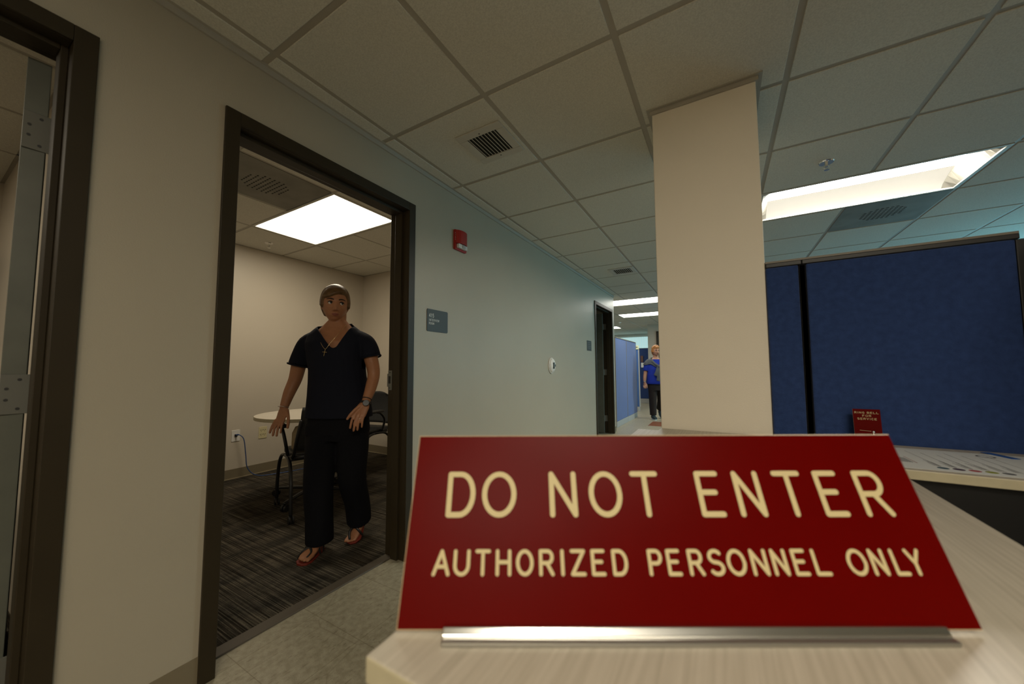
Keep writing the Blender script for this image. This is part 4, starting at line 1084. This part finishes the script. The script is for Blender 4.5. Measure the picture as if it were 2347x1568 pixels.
# ---------------- woman in blue, far down the hallway
O2 = Vector((.385, 7.66, 0))
w2 = thing('person', 'person with copper hair in blue top and grey scarf down the hallway', 'person', O2, A1*.9)
HC2 = Vector((-.005, -.02, 1.475)); HT2 = Matrix.Translation(HC2) @ Matrix.Rotation(math.radians(6), 4, 'Z') @ Matrix.Rotation(math.radians(-4), 4, 'X')
bm = BM(); head_mesh(bm, .98, HT2, nu=64, nv=48)
for s in (-1, 1): ball(bm, HT2 @ Vector((s*.074, .008, -.01)), .008, .015, .028, 10)
tube(bm, [(0, .015, 1.43), (0, .012, 1.34), (0, .02, 1.28)], [.056, .058, .08], 16)
torso(bm, [(.75, .0, .01, .18, .12), (.95, 0, 0, .175, .12), (1.12, 0, -.01, .17, .12), (1.24, 0, .005, .17, .09), (1.30, 0, .015, .10, .07), (1.34, 0, .015, .055, .05)])
for s, arm in ((-1, [(-.165, .01, 1.24), (-.205, .0, 1.15), (-.235, .01, 1.0), (-.262, -.02, .88), (-.272, -.04, .80)]), (1, [(.165, .01, 1.24), (.205, .02, 1.15), (.235, .06, 1.0), (.24, .04, .88), (.235, -.02, .79)])):
    tube(bm, arm, [.052, .050, .042, .036, .025], 14, smooth=3)
    e = Vector(arm[-1]); 
    hand(bm, e, e+Vector((-.002*s, -.015, -.075)), (.6, -.8, 0), [[e+Vector((.024*(k-1.5), -.02-.01*k, -.072)), e+Vector((.024*(k-1.5)*.9, -.035-.01*k, -.108)), e+Vector((.020*(k-1.5), -.035-.01*k, -.135+.006*abs(k-1.5)))] for k in range(4)],
         [e+Vector((-s*.018, -.015, -.02)), e+Vector((-s*.034, -.03, -.05)), e+Vector((-s*.040, -.035, -.082))])
tube(bm, [(-.08, 0, .7), (-.095, .0, .40), (-.098, .0, .08)], [.07, .05, .035], 14, smooth=3)
tube(bm, [(.08, 0, .7), (.10, .06, .42), (.11, .20, .16)], [.07, .05, .035], 14, smooth=3)
me = remeshed(bm, .006, 2)
obj('body', me, ['skin2', 'lip'], w2, smooth=True)
HT2i = HT2.inverted()
for p in me.polygons:
    x, y, z = HT2i @ p.center
    if y < -.07 and abs(x) < .022 and abs(z+.068) < .009: p.material_index = 1
bm = BM(); head_mesh(bm, .98, HT2, fn=hair_fn(2), nu=96, nv=64); obj('hair', bm, 'hair2', w2, smooth=True)
eye_parts(w2, HT2, .98)
bm = BM()
for s in (-1, 1):
    c = Vector((s*.031, -.103, .002)); tube(bm, [HT2 @ (c+Vector((.021*math.cos(k*PI/8), .003*abs(math.cos(k*PI/8)), .014*math.sin(k*PI/8)))) for k in range(17)], .0012, 6)
tube(bm, [HT2 @ Vector((-.010, -.106, .005)), HT2 @ Vector((.010, -.106, .005))], .0012, 6)
obj('glasses', bm, 'blackmetal', w2)
bm = BM()
torso(bm, [(.76, 0, .005, .212, .145), (.80, 0, .0, .215, .15), (.95, 0, -.005, .208, .15), (1.08, 0, -.01, .195, .14), (1.18, 0, 0, .190, .12), (1.25, 0, .012, .180, .095), (1.30, 0, .015, .12, .08)])
for s in (-1, 1): tube(bm, [(s*.13, .012, 1.245), (s*.192, .005, 1.18), (s*.222, .01, 1.05)], [.066, .066, .068], 16, smooth=4, round_ends=False)
obj('blue_top', remeshed(bm, .008, 4), 'bluetop', w2, smooth=True)
bm = BM()
torso(bm, [(1.02, 0, -.01, .19, .14), (1.10, 0, -.01, .205, .150), (1.20, 0, 0, .208, .134), (1.27, 0, .012, .190, .110), (1.32, 0, .015, .130, .096), (1.35, 0, .018, .090, .080)])
for s in (-1, 1): tube(bm, [(s*.13, .012, 1.258), (s*.198, .005, 1.19), (s*.225, .01, 1.10)], [.072, .074, .074], 16, smooth=4, round_ends=False)
b2 = BM(); b2.from_mesh(remeshed(bm, .008, 4))
cut(b2, lambda p: p.z < 1.14+.20*abs(p.x)+.02*math.sin(30*p.x) or (p.y < .03 and abs(p.x) < .62*(p.z-1.13)+.0) or p.z > 1.342)
fair_edges(b2, 12)
me_a = bpy.data.meshes.new('a'); b2.to_mesh(me_a); b2.free()
bm = BM()
tube(bm, [(-.01, -.155, 1.15), (-.035, -.175, 1.05), (-.075, -.170, .95)], [(.030, .022), (.042, .02), (.045, .016)], 12, smooth=3)
tube(bm, [(.02, -.165, 1.14), (.0, -.185, 1.0), (-.03, -.178, .84)], [(.030, .022), (.042, .02), (.038, .016)], 12, smooth=3)
for s in (-1, 1): tube(bm, [(s*.11, -.085, 1.25), (s*.07, -.125, 1.20), (s*.01, -.160, 1.15)], [.026, .028, .026], 12, smooth=3)
ball(bm, (.005, -.172, 1.14), .038, .026, .034, 14)
me_b = remeshed(bm, .008, 2); bm = BM(); bm.from_mesh(me_b); bm.from_mesh(me_a)
o = obj('scarf', bm, 'scarf', w2, smooth=True); q = o.modifiers.new('t', 'SOLIDIFY'); q.thickness = .006; q.offset = -1

bm = BM()
torso(bm, [(.62, 0, .01, .18, .12), (.72, 0, .01, .195, .13), (.86, 0, .005, .18, .12)])
tube(bm, [(-.092, 0, .70), (-.095, 0, .42), (-.098, 0, .085)], [(.098, .10), (.082, .085), (.066, .075)], 20, smooth=4, ref=(1, 0, 0), round_ends=False)
tube(bm, [(.092, 0, .70), (.10, .05, .42), (.11, .19, .20)], [(.098, .10), (.082, .085), (.066, .072)], 20, smooth=4, ref=(1, 0, 0), round_ends=False)
obj('trousers', remeshed(bm, .008, 3), 'brownpants', w2, smooth=True)
for T_ in (Matrix.Translation((-.10, -.02, 0)), Matrix.Translation((.11, .17, .07)) @ Matrix.Rotation(math.radians(26), 4, 'X')):
    bm = BM(); tube(bm, [(0, .055, .05), (0, .0, .06), (0, -.07, .045), (0, -.13, .032)], [(.045, .036), (.046, .038), (.032, .044), (.022, .038)], 16, ref=(0, 0, 1), smooth=4); bmesh.ops.transform(bm, matrix=T_, verts=bm.verts); sh = obj('shoe', bm, 'shoe', w2, smooth=True)
    bm = BM(); prism(bm, [(.040*math.cos(2*PI*i/20)*(1.05 if math.sin(2*PI*i/20) < 0 else .9), -.04+.118*math.sin(2*PI*i/20)) for i in range(20)], 0.0, .016); bmesh.ops.transform(bm, matrix=T_, verts=bm.verts); obj('shoe_sole', bm, 'shoew', sh)
band(w2, 'bracelet', (-.271, -.038, .815), (0, -.2, -1), .030, .004, 'silver')
